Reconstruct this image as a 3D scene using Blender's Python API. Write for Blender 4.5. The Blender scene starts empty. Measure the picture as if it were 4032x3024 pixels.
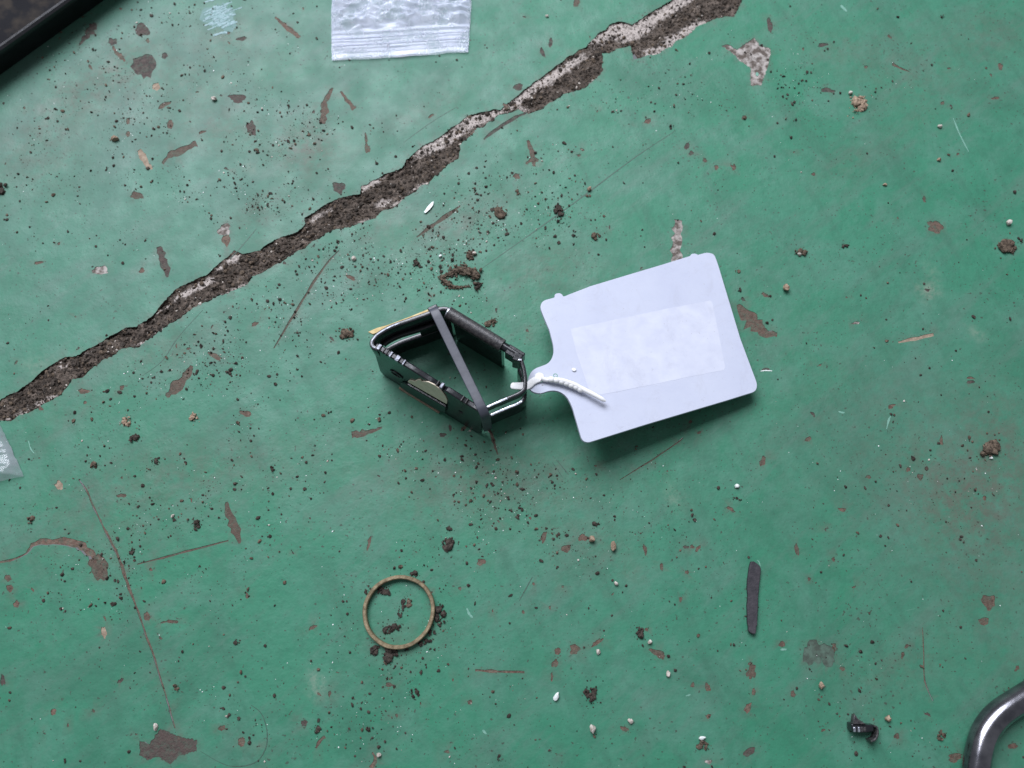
import bpy, math, random
import numpy as np
from mathutils import Vector, Matrix
from mathutils.geometry import delaunay_2d_cdt
R = math.radians
random.seed(7); rng = np.random.default_rng(7)
S = bpy.context.scene
COL = S.collection
MM = 0.001
# ------------------------------------------------------------------ camera
F_PX, DIST, TILT = 3000.0, 258.0, R(15)       # focal length in photo pixels, mm to the floor, tilt from straight down
CAM = np.array([0.0, -DIST*math.sin(TILT), DIST*math.cos(TILT)])
cd = bpy.data.cameras.new('camera'); cam = bpy.data.objects.new('camera', cd); COL.objects.link(cam)
cam.location = CAM*MM; cam.rotation_euler = (TILT, 0, 0)
cd.sensor_width = 36; cd.lens = 36*F_PX/4032; cd.clip_start = 0.01; cd.clip_end = 20
cd.dof.use_dof = True; cd.dof.focus_distance = 0.247; cd.dof.aperture_fstop = 11.0
S.camera = cam
# ------------------------------------------------------------------ world and lamp: open workshop door, up and to the left
w = bpy.data.worlds.new('World'); S.world = w; w.use_nodes = True
bg = w.node_tree.nodes['Background']; bg.inputs[0].default_value = (0.84, 0.89, 1.0, 1); bg.inputs[1].default_value = 0.25
ld = bpy.data.lights.new('door_light', 'AREA'); ld.shape = 'RECTANGLE'; ld.size = 1.05; ld.size_y = 0.80
ld.energy = 36.5; ld.color = (0.87, 0.90, 1.0)
lamp = bpy.data.objects.new('door_light', ld); COL.objects.link(lamp)
LDIR = Vector((-0.30, 0.70, 1.0)).normalized()
lamp.location = LDIR*1.4; lamp.rotation_euler = LDIR.to_track_quat('Z', 'Y').to_euler()
S.view_settings.view_transform = 'Standard'; S.view_settings.look = 'None'
S.view_settings.gamma = 1; S.view_settings.exposure = 0.0; S.view_settings.use_curve_mapping = False
S.render.engine = 'CYCLES'

# ------------------------------------------------------------------ measuring: photo point -> point in the place (mm)
def ray(px, py):
    u = (np.asarray(px, float)-2016)/F_PX; v = (1512-np.asarray(py, float))/F_PX
    c, s = math.cos(TILT), math.sin(TILT)
    return np.stack([u, v*c+s, v*s-c], -1)
def P(px, py, z=0.0):
    d = ray(px, py); t = (np.asarray(z, float)-CAM[2])/d[..., 2]
    return CAM + d*t[..., None]
def PP(pts, z=0.0):
    a = np.asarray(pts, float); return P(a[:, 0], a[:, 1], z)
def on_plane(pts, p0, n):
    a = np.asarray(pts, float); d = ray(a[:, 0], a[:, 1])
    t = ((p0-CAM)@n)/(d@n); return CAM + d*t[:, None]
K1 = lambda pts: [(x*.4069+1350, y*.4069+1100) for x, y in pts]
K2 = lambda pts: [(x*.5425+1950, y*.5425+900) for x, y in pts]

# ------------------------------------------------------------------ noise
def vnoise(x, y, seed=0):
    xi = np.floor(x).astype(np.int64); yi = np.floor(y).astype(np.int64); fx = x-xi; fy = y-yi
    def h(a, b):
        n = (a*374761393 + b*668265263 + seed*1442695041) & 0xFFFFFFFF
        n = ((n ^ (n >> 13))*1274126177) & 0xFFFFFFFF
        return ((n ^ (n >> 16)) & 0xFFFF)/65535.0
    sx = fx*fx*(3-2*fx); sy = fy*fy*(3-2*fy)
    return (h(xi, yi)*(1-sx)+h(xi+1, yi)*sx)*(1-sy)+(h(xi, yi+1)*(1-sx)+h(xi+1, yi+1)*sx)*sy
def fbm(x, y, seed=0, o=4):
    s = 0; a = .5; t = 0
    for i in range(o):
        s = s+a*vnoise(x*2**i, y*2**i, seed+i*17); t += a; a *= .5
    return s/t

# ------------------------------------------------------------------ objects
def tag(o, label=None, cat=None, group=None, kind=None):
    if label: o['label'] = label
    if cat: o['category'] = cat
    if group: o['group'] = group
    if kind: o['kind'] = kind
    return o
def empty(name, loc):
    o = bpy.data.objects.new(name, None); COL.objects.link(o); o.location = np.asarray(loc)*MM
    o.empty_display_size = .01; return o
def world_loc(o):
    l = np.zeros(3)
    while o is not None: l = l+np.array(o.location); o = o.parent
    return l
def mesh(name, verts, faces, mat, parent=None, smooth=True, origin=None):
    v = np.asarray(verts, float)*MM
    me = bpy.data.meshes.new(name)
    pl = world_loc(parent) if parent is not None else np.zeros(3)
    o3 = np.asarray(origin, float)*MM if origin is not None else pl
    me.from_pydata((v-o3).tolist(), [], [tuple(int(i) for i in f) for f in faces])
    me.materials.append(mat); me.update()
    if smooth: me.polygons.foreach_set('use_smooth', [True]*len(me.polygons))
    o = bpy.data.objects.new(name, me); COL.objects.link(o)
    if parent is not None: o.parent = parent
    o.location = o3-pl
    return o
def fix_normals(o, auto=35):
    import bmesh
    bm = bmesh.new(); bm.from_mesh(o.data); bmesh.ops.recalc_face_normals(bm, faces=bm.faces)
    for e in bm.edges:
        if len(e.link_faces) == 2 and e.calc_face_angle(0) > R(auto): e.smooth = False
    bm.to_mesh(o.data); bm.free(); return o
def inside(pts, poly):
    x, y = pts[:, 0], pts[:, 1]; c = np.zeros(len(pts), bool); p = np.asarray(poly); q = np.roll(p, 1, 0)
    for (x1, y1), (x2, y2) in zip(p[:, :2], q[:, :2]):
        if y1 == y2: continue
        k = ((y1 > y) != (y2 > y)) & (x < (x2-x1)*(y-y1)/(y2-y1)+x1); c ^= k
    return c
def slab(name, outline, holes, to3, t0, t1, mat, parent=None, origin=None, bevel=0.0, smooth=True):
    """a flat piece with holes: outline in (u, v), thickness from t0 to t1; to3 maps (u, v, w) to the place"""
    pts, ed = [], []
    for lp in [outline]+list(holes):
        b = len(pts); pts += [Vector((a[0], a[1])) for a in lp]; ed += [(b+i, b+(i+1) % len(lp)) for i in range(len(lp))]
    vo, _, fo = delaunay_2d_cdt(pts, ed, [], 0, 1e-5)[:3]
    vo = np.array([(a.x, a.y) for a in vo]); fo = np.array(fo); c = vo[fo].mean(1)
    k = inside(c, np.array(outline))
    for h in holes: k &= ~inside(c, np.array(h))
    fo = fo[k]; n = len(vo)
    cnt = {}
    for f in fo:
        for i in range(3):
            e = (f[i], f[(i+1) % 3]); cnt[e] = 1
    side = [(a, b, b+n, a+n) for (a, b) in cnt if (b, a) not in cnt]
    V = [to3(u, v, t1) for u, v in vo]+[to3(u, v, t0) for u, v in vo]
    Fc = [tuple(f) for f in fo]+[tuple(f[::-1]+n) for f in fo]+[(b, a, d, c2) for a, b, c2, d in side]
    o = mesh(name, V, Fc, mat, parent, smooth, origin); fix_normals(o)
    if bevel:
        m = o.modifiers.new('bevel', 'BEVEL'); m.width = bevel*MM; m.segments = 2; m.limit_method = 'ANGLE'; m.angle_limit = R(40)
    return o
def rrect(wd, ht, r, n=3):
    p = []
    for cx, cy, a0 in ((wd/2-r, ht/2-r, 0), (-wd/2+r, ht/2-r, 90), (-wd/2+r, -ht/2+r, 180), (wd/2-r, -ht/2+r, 270)):
        for i in range(n+1):
            a = R(a0+90*i/n); p.append((cx+r*math.cos(a), cy+r*math.sin(a)))
    return p
def sweep(name, path, prof, mat, parent=None, ref=None, scale=None, origin=None, auto=50):
    """profile (a, b) along a path: a is sideways, b is along ref (up unless given)"""
    path = np.asarray(path, float); n = len(path); V = []; m = len(prof)
    for i in range(n):
        t = path[min(i+1, n-1)]-path[max(i-1, 0)]; t /= np.linalg.norm(t)
        r0 = np.array((0, 0, 1.)) if ref is None else np.asarray(ref[i] if np.ndim(ref) == 2 else ref, float)
        s = np.cross(t, r0); s /= np.linalg.norm(s); u = np.cross(s, t)
        k = 1 if scale is None else scale[i]
        for a, b in prof: V.append(path[i]+s*a*k+u*b*k)
    Fc = [(i*m+j, i*m+(j+1) % m, (i+1)*m+(j+1) % m, (i+1)*m+j) for i in range(n-1) for j in range(m)]
    Fc += [tuple(range(m))[::-1], tuple(range((n-1)*m, n*m))]
    return fix_normals(mesh(name, V, Fc, mat, parent, True, origin), auto)
def smoothpath(pts, n=8, closed=False):
    p = np.asarray(pts, float); out = []
    N = len(p)
    for i in range(N if closed else N-1):
        if closed: p0, p1, p2, p3 = p[i-1], p[i], p[(i+1) % N], p[(i+2) % N]
        else: p0, p1, p2, p3 = p[max(i-1, 0)], p[i], p[i+1], p[min(i+2, N-1)]
        for k in range(n):
            t = k/n
            out.append(.5*(2*p1+(p2-p0)*t+(2*p0-5*p1+4*p2-p3)*t*t+(3*p1-p0-3*p2+p3)*t**3))
    if not closed: out.append(p[-1])
    return np.array(out)
def circ(r, n=16): return [(r*math.cos(2*math.pi*i/n), r*math.sin(2*math.pi*i/n)) for i in range(n)]
def rough_line(p, step, amp, seed, closed=False):
    """an uneven edge through the given points"""
    p = np.asarray(p, float); out = []; N = len(p)
    r = np.random.default_rng(seed)
    for i in range(N if closed else N-1):
        a, b = p[i], p[(i+1) % N]; L = np.linalg.norm(b-a); k = max(1, int(L/step))
        d = (b-a)/max(L, 1e-6); nrm = np.array((-d[1], d[0]))
        for j in range(k):
            out.append(a+(b-a)*j/k+nrm*r.normal(0, amp)*(1 if j else .5))
    if not closed: out.append(p[-1])
    return np.array(out)

# ------------------------------------------------------------------ materials
def material(name):
    m = bpy.data.materials.new(name); m.use_nodes = True; nt = m.node_tree
    return m, nt, nt.nodes['Principled BSDF'], nt.nodes['Material Output']
def nd(nt, t, **kw):
    n = nt.nodes.new(t)
    for k, v in kw.items():
        if k.startswith('i_'):
            n.inputs[int(k[2:]) if k[2:].isdigit() else k[2:].replace('_', ' ')].default_value = v
        else: setattr(n, k, v)
    return n
def coords(nt, rot=0, sc=(1, 1, 1)):
    t = nd(nt, 'ShaderNodeNewGeometry'); m = nd(nt, 'ShaderNodeMapping', vector_type='TEXTURE')
    m.inputs['Rotation'].default_value = (0, 0, R(rot)); m.inputs['Scale'].default_value = tuple(.001/k for k in sc)
    nt.links.new(t.outputs['Position'], m.inputs[0]); return m.outputs[0]
def noise(nt, vec, scale, detail=4, rough=.55, dist=0):
    n = nd(nt, 'ShaderNodeTexNoise'); n.inputs['Scale'].default_value = scale; n.inputs['Detail'].default_value = detail
    n.inputs['Roughness'].default_value = rough; n.inputs['Distortion'].default_value = dist
    nt.links.new(vec, n.inputs['Vector']); return n.outputs['Fac']
def ramp(nt, fac, a, b, va=0.0, vb=1.0):
    n = nd(nt, 'ShaderNodeMapRange'); n.inputs[1].default_value = a; n.inputs[2].default_value = b
    n.inputs[3].default_value = va; n.inputs[4].default_value = vb; nt.links.new(fac, n.inputs[0]); return n.outputs[0]
def math2(nt, op, a, b):
    n = nd(nt, 'ShaderNodeMath', operation=op)
    for i, q in enumerate((a, b)):
        if isinstance(q, (int, float)): n.inputs[i].default_value = q
        else: nt.links.new(q, n.inputs[i])
    return n.outputs[0]
def mix(nt, fac, a, b):
    n = nd(nt, 'ShaderNodeMix', data_type='RGBA')
    if isinstance(fac, (int, float)): n.inputs[0].default_value = fac
    else: nt.links.new(fac, n.inputs[0])
    for i, q in ((6, a), (7, b)):
        if isinstance(q, tuple): n.inputs[i].default_value = (*q, 1)
        else: nt.links.new(q, n.inputs[i])
    return n.outputs[2]
def bump(nt, bsdf, h, dist, strength=1.0):
    b = nd(nt, 'ShaderNodeBump'); b.inputs['Strength'].default_value = strength; b.inputs['Distance'].default_value = dist*MM
    nt.links.new(h, b.inputs['Height']); nt.links.new(b.outputs[0], bsdf.inputs['Normal']); return b
def speckled(name, c1, c2, rough=.6, metal=0.0, ns=.6, bd=.1, lo=.35, hi=.65, detail=5, spec=.5, vary=None):
    m, nt, b, _ = material(name); v = coords(nt)
    n = noise(nt, v, ns, detail); cl = mix(nt, ramp(nt, n, lo, hi), c1, c2)
    if vary:      # every piece its own tone, with some paint colour rubbed in
        oi = nd(nt, 'ShaderNodeObjectInfo'); cl = mix(nt, ramp(nt, oi.outputs['Random'], 0, 1, 0, .65), cl, vary)
        cl = mix(nt, ramp(nt, noise(nt, v, .45, 8, .8), .48, .68, 0, .65), cl, (.062, .130, .090))
    nt.links.new(cl, b.inputs['Base Color'])
    b.inputs['Roughness'].default_value = rough; b.inputs['Metallic'].default_value = metal
    b.inputs['Specular IOR Level'].default_value = spec
    if bd: bump(nt, b, noise(nt, v, ns*2.5, 4), bd)
    return m
M = {}
def floor_material():
    m, nt, b, _ = material('green_floor_paint'); L = nt.links; v = coords(nt)
    big = noise(nt, v, .012, 5, .6, .6); mid = noise(nt, v, .06, 7, .68, .5)
    col = mix(nt, ramp(nt, big, .35, .65), (.033, .187, .106), (.050, .197, .124))
    col = mix(nt, ramp(nt, mid, .46, .66, 0, .6), col, (.086, .207, .150))
    col = mix(nt, ramp(nt, noise(nt, v, .026, 7, .7, .8), .50, .70, 0, .6), col, (.034, .120, .076))
    col = mix(nt, ramp(nt, noise(nt, v, .30, 6, .75), .48, .7, 0, .45), col, (.032, .125, .080))
    st = noise(nt, coords(nt, 40, (.3, 1.9, 1)), .055, 6, .7)                   # wiped streaks of dust
    col = mix(nt, ramp(nt, st, .5, .72, 0, .5), col, (.105, .160, .130))
    st2 = noise(nt, coords(nt, -64, (.35, 1.6, 1)), .06, 6, .7)
    col = mix(nt, ramp(nt, st2, .52, .7, 0, .55), col, (.040, .125, .082))
    du = nd(nt, 'ShaderNodeAttribute', attribute_name='dust')
    col = mix(nt, math2(nt, 'MULTIPLY', du.outputs['Fac'], ramp(nt, noise(nt, v, .045, 7, .7), .30, .66, .25, .85)), col, (.092, .160, .133))
    at = nd(nt, 'ShaderNodeAttribute', attribute_name='dirt')
    df = math2(nt, 'MULTIPLY', at.outputs['Fac'], ramp(nt, noise(nt, v, .22, 8, .75), .36, .60))
    col = mix(nt, df, col, (.105, .105, .082))
    at2 = nd(nt, 'ShaderNodeAttribute', attribute_name='pale')
    pf = math2(nt, 'MULTIPLY', at2.outputs['Fac'], ramp(nt, noise(nt, v, .5, 5, .7), .35, .6))
    col = mix(nt, pf, col, (.34, .33, .27))
    # ground-in specks
    sp = math2(nt, 'ADD', noise(nt, v, .9, 2, .5), math2(nt, 'MULTIPLY', noise(nt, v, .05, 3), .22))
    col = mix(nt, ramp(nt, sp, .775, .82, 0, .75), col, (.045, .05, .038))
    sp2 = noise(nt, coords(nt, 20, (1, .6, 1)), 2.2, 2, .5)
    col = mix(nt, ramp(nt, sp2, .70, .76, 0, .6), col, (.05, .075, .055))
    # fine pale scratches
    for rot, thr in ((12, .74), (78, .745), (128, .75)):
        sc = noise(nt, coords(nt, rot, (.09, 2.4, 1)), 1.0, 2, .5)
        pa = ramp(nt, noise(nt, v, .04+rot*1e-4, 3), .5, .68)
        col = mix(nt, math2(nt, 'MULTIPLY', ramp(nt, sc, thr, thr+.06, 0, .5), pa), col, (.25, .42, .35))
    L.new(col, b.inputs['Base Color'])
    rg = ramp(nt, noise(nt, v, .09, 5),   .35, .7, .44, .66); L.new(rg, b.inputs['Roughness'])
    b.inputs['Specular IOR Level'].default_value = .32
    h = math2(nt, 'ADD', math2(nt, 'MULTIPLY', noise(nt, v, .12, 3), 1.2), math2(nt, 'MULTIPLY', noise(nt, v, 1.4, 3), .16))
    bump(nt, b, h, .55, .6)
    return m
M['floor'] = floor_material()
def bed_material():
    m, nt, b, _ = material('crack_dirt_and_concrete'); v = coords(nt); L = nt.links
    n = noise(nt, v, .75, 8, .75, .5); nb = noise(nt, v, .16, 4, .6)
    dirt = mix(nt, ramp(nt, n, .36, .66), (.016, .013, .010), (.115, .088, .068))
    dirt = mix(nt, ramp(nt, nb, .46, .66, 0, .85), dirt, mix(nt, ramp(nt, n, .35, .62), (.040, .031, .024), (.23, .185, .150)))
    n2 = noise(nt, v, .8, 6, .75)
    conc = mix(nt, ramp(nt, n2, .32, .52), (.12, .098, .082), (.47, .415, .375))
    at = nd(nt, 'ShaderNodeAttribute', attribute_name='conc')
    e = math2(nt, 'ADD', at.outputs['Fac'], ramp(nt, noise(nt, v, .38, 9, .85), 0, 1, -1.5, 1.5))
    f = ramp(nt, e, .30, .62)
    L.new(mix(nt, f, dirt, conc), b.inputs['Base Color']); b.inputs['Roughness'].default_value = .85
    b.inputs['Specular IOR Level'].default_value = .25
    bump(nt, b, noise(nt, v, 1.6, 5, .7), .5, .9); return m
M['bed'] = bed_material()
M['chip'] = speckled('bare_brown_chip', (.080, .047, .034), (.175, .112, .083), .7, ns=.8, bd=.25, spec=.3, vary=(.066, .054, .040))
M['chip_dark'] = speckled('bare_dark_chip', (.038, .030, .027), (.092, .071, .060), .75, ns=.8, bd=.25, spec=.3, vary=(.085, .058, .050))
M['chip_pale'] = speckled('bare_concrete_chip', (.10, .080, .066), (.38, .345, .315), .8, ns=.45, bd=.3, lo=.42, hi=.6, spec=.3)
M['stain'] = speckled('olive_stain', (.045, .062, .046), (.075, .125, .092), .7, ns=.45, bd=.1, lo=.4, hi=.62)
M['tan'] = speckled('tan_filler', (.21, .155, .11), (.33, .26, .19), .8, ns=.7, bd=.2, spec=.3)
M['dirt'] = speckled('dry_black_dirt', (.018, .015, .012), (.075, .060, .048), .9, ns=1.1, bd=.3, spec=.25)
M['dirt_brown'] = speckled('dry_brown_dirt', (.035, .026, .019), (.16, .12, .085), .9, ns=1.1, bd=.3, spec=.25)
M['stone'] = speckled('pale_stone', (.34, .29, .24), (.62, .57, .51), .8, ns=1.0, bd=.2, spec=.3)
M['stone_tan'] = speckled('tan_stone', (.16, .11, .075), (.40, .30, .21), .8, ns=1.0, bd=.2, spec=.3)
M['flake'] = speckled('white_flake_and_glint', (.62, .66, .62), (.8, .82, .8), .35, ns=2, bd=0)  # white flakes, and the specks that imitate glints on the floor
M['mint'] = speckled('scraped_mint_paint', (.11, .27, .20), (.18, .36, .28), .6, ns=1.5, bd=.05)
M['scuff'] = speckled('white_scuff', (.15, .27, .26), (.30, .41, .43), .7, ns=1.0, bd=.05)
M['scuff_base'] = speckled('bluish_smear', (.075, .175, .145), (.135, .235, .22), .65, ns=.35, bd=.05)
M['hair'] = speckled('thin_dark_mark', (.03, .07, .05), (.05, .10, .07), .6, ns=1.0, bd=0)
M['black'] = speckled('black_enamel', (.006, .007, .009), (.014, .015, .018), .24, ns=.25, bd=.05, spec=.6)
M['black_dusty'] = speckled('dusty_black_enamel', (.020, .019, .021), (.085, .080, .076), .42, ns=1.3, bd=.08, lo=.4, hi=.75)
M['strap'] = speckled('dark_strap', (.040, .043, .056), (.056, .060, .076), .45, ns=.4, bd=.03)
M['bright_metal'] = speckled('bright_metal_and_gloss', (.24, .25, .28), (.62, .65, .70), .3, metal=.8, ns=1.2, bd=.05)  # bright edges, and painted gloss on the clip ribs
M['worn_and_lit'] = speckled('worn_and_lit_steel', (.10, .105, .12), (.26, .27, .31), .35, metal=.6, ns=.8, bd=.05)  # for the teeth and for the reflection painted along the lip
M['cream'] = speckled('cream_pad', (.66, .565, .43), (.76, .66, .52), .75, ns=.6, bd=.05)
M['brass'] = speckled('tarnished_brass', (.14, .105, .058), (.30, .235, .14), .5, metal=.3, ns=.7, bd=.08)
M['yellow'] = speckled('yellow_splinter', (.45, .31, .10), (.66, .52, .26), .6, ns=.5, bd=.05)
M['rubber'] = speckled('dark_flat_strip', (.020, .018, .023), (.040, .035, .041), .62, ns=.5, bd=.12)
M['pipe'] = speckled('gloss_dark_pipe', (.13, .13, .145), (.25, .245, .26), .2, metal=.95, ns=.2, bd=.02)
M['tray'] = speckled('black_tray_plastic', (.0035, .0035, .0045), (.007, .007, .009), .36, ns=.2, bd=.1)
M['tray_dust'] = speckled('dusty_tray', (.006, .006, .008), (.030, .024, .019), .7, ns=.12, bd=.2, lo=.45, hi=.62, detail=8, spec=.12)
def milky(name, c1, c2, rough, ns, sss=.0, lo=.35, hi=.7, grime=True):
    m, nt, b, _ = material(name); v = coords(nt)
    nt.links.new(mix(nt, ramp(nt, noise(nt, v, ns, 5, .6), lo, hi), c1, c2), b.inputs['Base Color'])
    b.inputs['Roughness'].default_value = rough; b.inputs['Specular IOR Level'].default_value = .4
    b.inputs['Subsurface Weight'].default_value = sss; b.inputs['Subsurface Radius'].default_value = (1, 1, 1)
    b.inputs['Subsurface Scale'].default_value = .0012
    bump(nt, b, noise(nt, v, .25, 3), .1, .5)
    if grime:
        lk = b.inputs['Base Color'].links[0].from_socket
        g = ramp(nt, noise(nt, v, .11, 9, .8, 1.0), .52, .76, 0, .42); g2 = ramp(nt, noise(nt, v, 1.1, 2), .70, .78, 0, .5)
        lk = mix(nt, g, lk, (.36, .36, .40)); nt.links.new(mix(nt, g2, lk, (.30, .29, .29)), b.inputs['Base Color'])
    return m
M['tag'] = milky('milky_plastic', (.465, .49, .59), (.505, .53, .62), .5, .05, .1)
M['smudge'] = speckled('grey_smudge', (.30, .28, .28), (.50, .51, .57), .7, ns=1.2, bd=0, lo=.4, hi=.6)
M['panel'] = milky('frosted_label', (.50, .52, .61), (.575, .595, .67), .7, .16, 0, .34, .70)
M['tie'] = milky('white_nylon', (.74, .735, .73), (.82, .815, .80), .35, .3, .2, .35, .7, False)
def film(name, opaque, tint, bd=.12):
    m, nt, b, out = material(name); v = coords(nt)
    b.inputs['Base Color'].default_value = (*tint, 1); b.inputs['Roughness'].default_value = .12
    b.inputs['Specular IOR Level'].default_value = .8
    tr = nd(nt, 'ShaderNodeBsdfTransparent'); ms = nd(nt, 'ShaderNodeMixShader')
    nt.links.new(ramp(nt, noise(nt, v, .12, 4), .3, .7, opaque-.15, opaque+.15), ms.inputs[0])
    nt.links.new(tr.outputs[0], ms.inputs[1]); nt.links.new(b.outputs[0], ms.inputs[2]); nt.links.new(ms.outputs[0], out.inputs[0])
    bump(nt, b, noise(nt, coords(nt, 8, (.4, 1.6, 1)), .5, 3), bd, .6); return m
M['film'] = film('clear_film', .37, (.58, .62, .76), .05)
M['film_clear'] = film('clear_film_thin', .26, (.42, .45, .48), .03)

# ------------------------------------------------------------------ the floor, its long crack and its chips
U = [(-420, 1840), (-200, 1690), (0, 1575), (66, 1541), (126, 1502), (172, 1455), (232, 1419), (312, 1396), (371, 1362), (444, 1319), (497, 1290), (570, 1266), (610, 1230), (650, 1183), (690, 1137), (749, 1111), (815, 1084), (862, 1038), (922, 985), (955, 1001), (1021, 985), (1074, 945), (1140, 925), (1190, 896), (1201, 880), (1200, 858), (1220, 842), (1294, 800), (1335, 776), (1417, 764), (1423, 735), (1511, 688), (1570, 667), (1617, 617), (1647, 588), (1717, 547), (1776, 503), (1840, 456), (1923, 435), (1946, 426), (1970, 433), (2011, 400), (2064, 353), (2125, 309), (2190, 260), (2260, 217), (2320, 168), (2358, 130), (2401, 98), (2450, 84), (2488, 98), (2521, 76), (2586, 38), (2640, 5), (2720, -45), (2900, -160), (3120, -260)]
Lw = [(-420, 1870), (-200, 1760), (0, 1661), (40, 1654), (113, 1624), (172, 1588), (239, 1555), (285, 1498), (325, 1482), (385, 1432), (438, 1402), (477, 1372), (544, 1366), (577, 1343), (636, 1303), (670, 1276), (736, 1230), (796, 1197), (862, 1164), (915, 1144), (975, 1120), (995, 1091), (1061, 1057), (1127, 1018), (1193, 978), (1233, 951), (1300, 911), (1382, 894), (1417, 879), (1476, 858), (1511, 829), (1558, 811), (1594, 782), (1641, 747), (1688, 723), (1735, 676), (1764, 647), (1802, 625), (1808, 590), (1812, 566), (1864, 526), (1923, 484), (1962, 452), (1990, 446), (2040, 430), (2080, 448), (2136, 429), (2217, 374), (2304, 347), (2353, 309), (2374, 280), (2372, 212), (2430, 195), (2483, 182), (2490, 215), (2494, 235), (2575, 217), (2640, 184), (2689, 152), (2722, 130), (2770, 98), (2814, 76), (2890, 66), (2911, 32), (2922, 0), (2980, -60), (3120, -230)]
Um = PP(U)[:, :2]; Lm = PP(Lw)[:, :2]
def ragged(p, seed, amp):
    p = rough_line(rough_line(p, 2.2, amp, seed), .5, amp*.30, seed+1)
    return p
crack = np.vstack([ragged(Um, 3, .30), ragged(Lm, 4, .42)[::-1]])
def blob(px, py, wx, wy, ang=0, seed=0, n=22, jag=.22):
    r = np.random.default_rng(seed+int(px)*13+int(py)); pts = []
    ph = r.uniform(0, 6.28, 4); am = r.uniform(.3, 1, 4)*jag
    for i in range(n):
        a = 2*math.pi*i/n
        k = 1+am[0]*math.sin(2*a+ph[0])*.6+am[1]*math.sin(3*a+ph[1])*.7+am[2]*math.sin(5*a+ph[2])*.6+r.normal(0, jag*.35)
        x, y = math.cos(a)*wx/2*k, math.sin(a)*wy/2*k; c, s = math.cos(R(ang)), math.sin(R(ang))
        pts.append((px+x*c-y*s, py-x*s-y*c))
    return PP(pts)[:, :2]
def streak(path, widths, seed=0, jag=.16):
    """an uneven elongated patch along a path of photo points"""
    p = smoothpath(path, 4); n = len(p); wd = np.interp(np.linspace(0, 1, n), np.linspace(0, 1, len(widths)), widths)
    r = np.random.default_rng(seed+abs(int(path[0][0]))); A, B = [], []
    for i in range(n):
        t = p[min(i+1, n-1)]-p[max(i-1, 0)]; t /= np.linalg.norm(t); q = np.array((-t[1], t[0]))
        A.append(p[i]+q*wd[i]/2*(1+r.normal(0, jag*1.5))); B.append(p[i]-q*wd[i]/2*(1+r.normal(0, jag*1.5)))
    return PP(A+B[::-1])[:, :2]
CH = []      # (outline, material)
def chip(m, *a, **k): CH.append((blob(*a, **k), m))
def chips(m, *a, **k): CH.append((streak(*a, **k), m))
c_, d_, p_, t_ = 'chip', 'chip_dark', 'chip_pale', 'tan'
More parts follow.
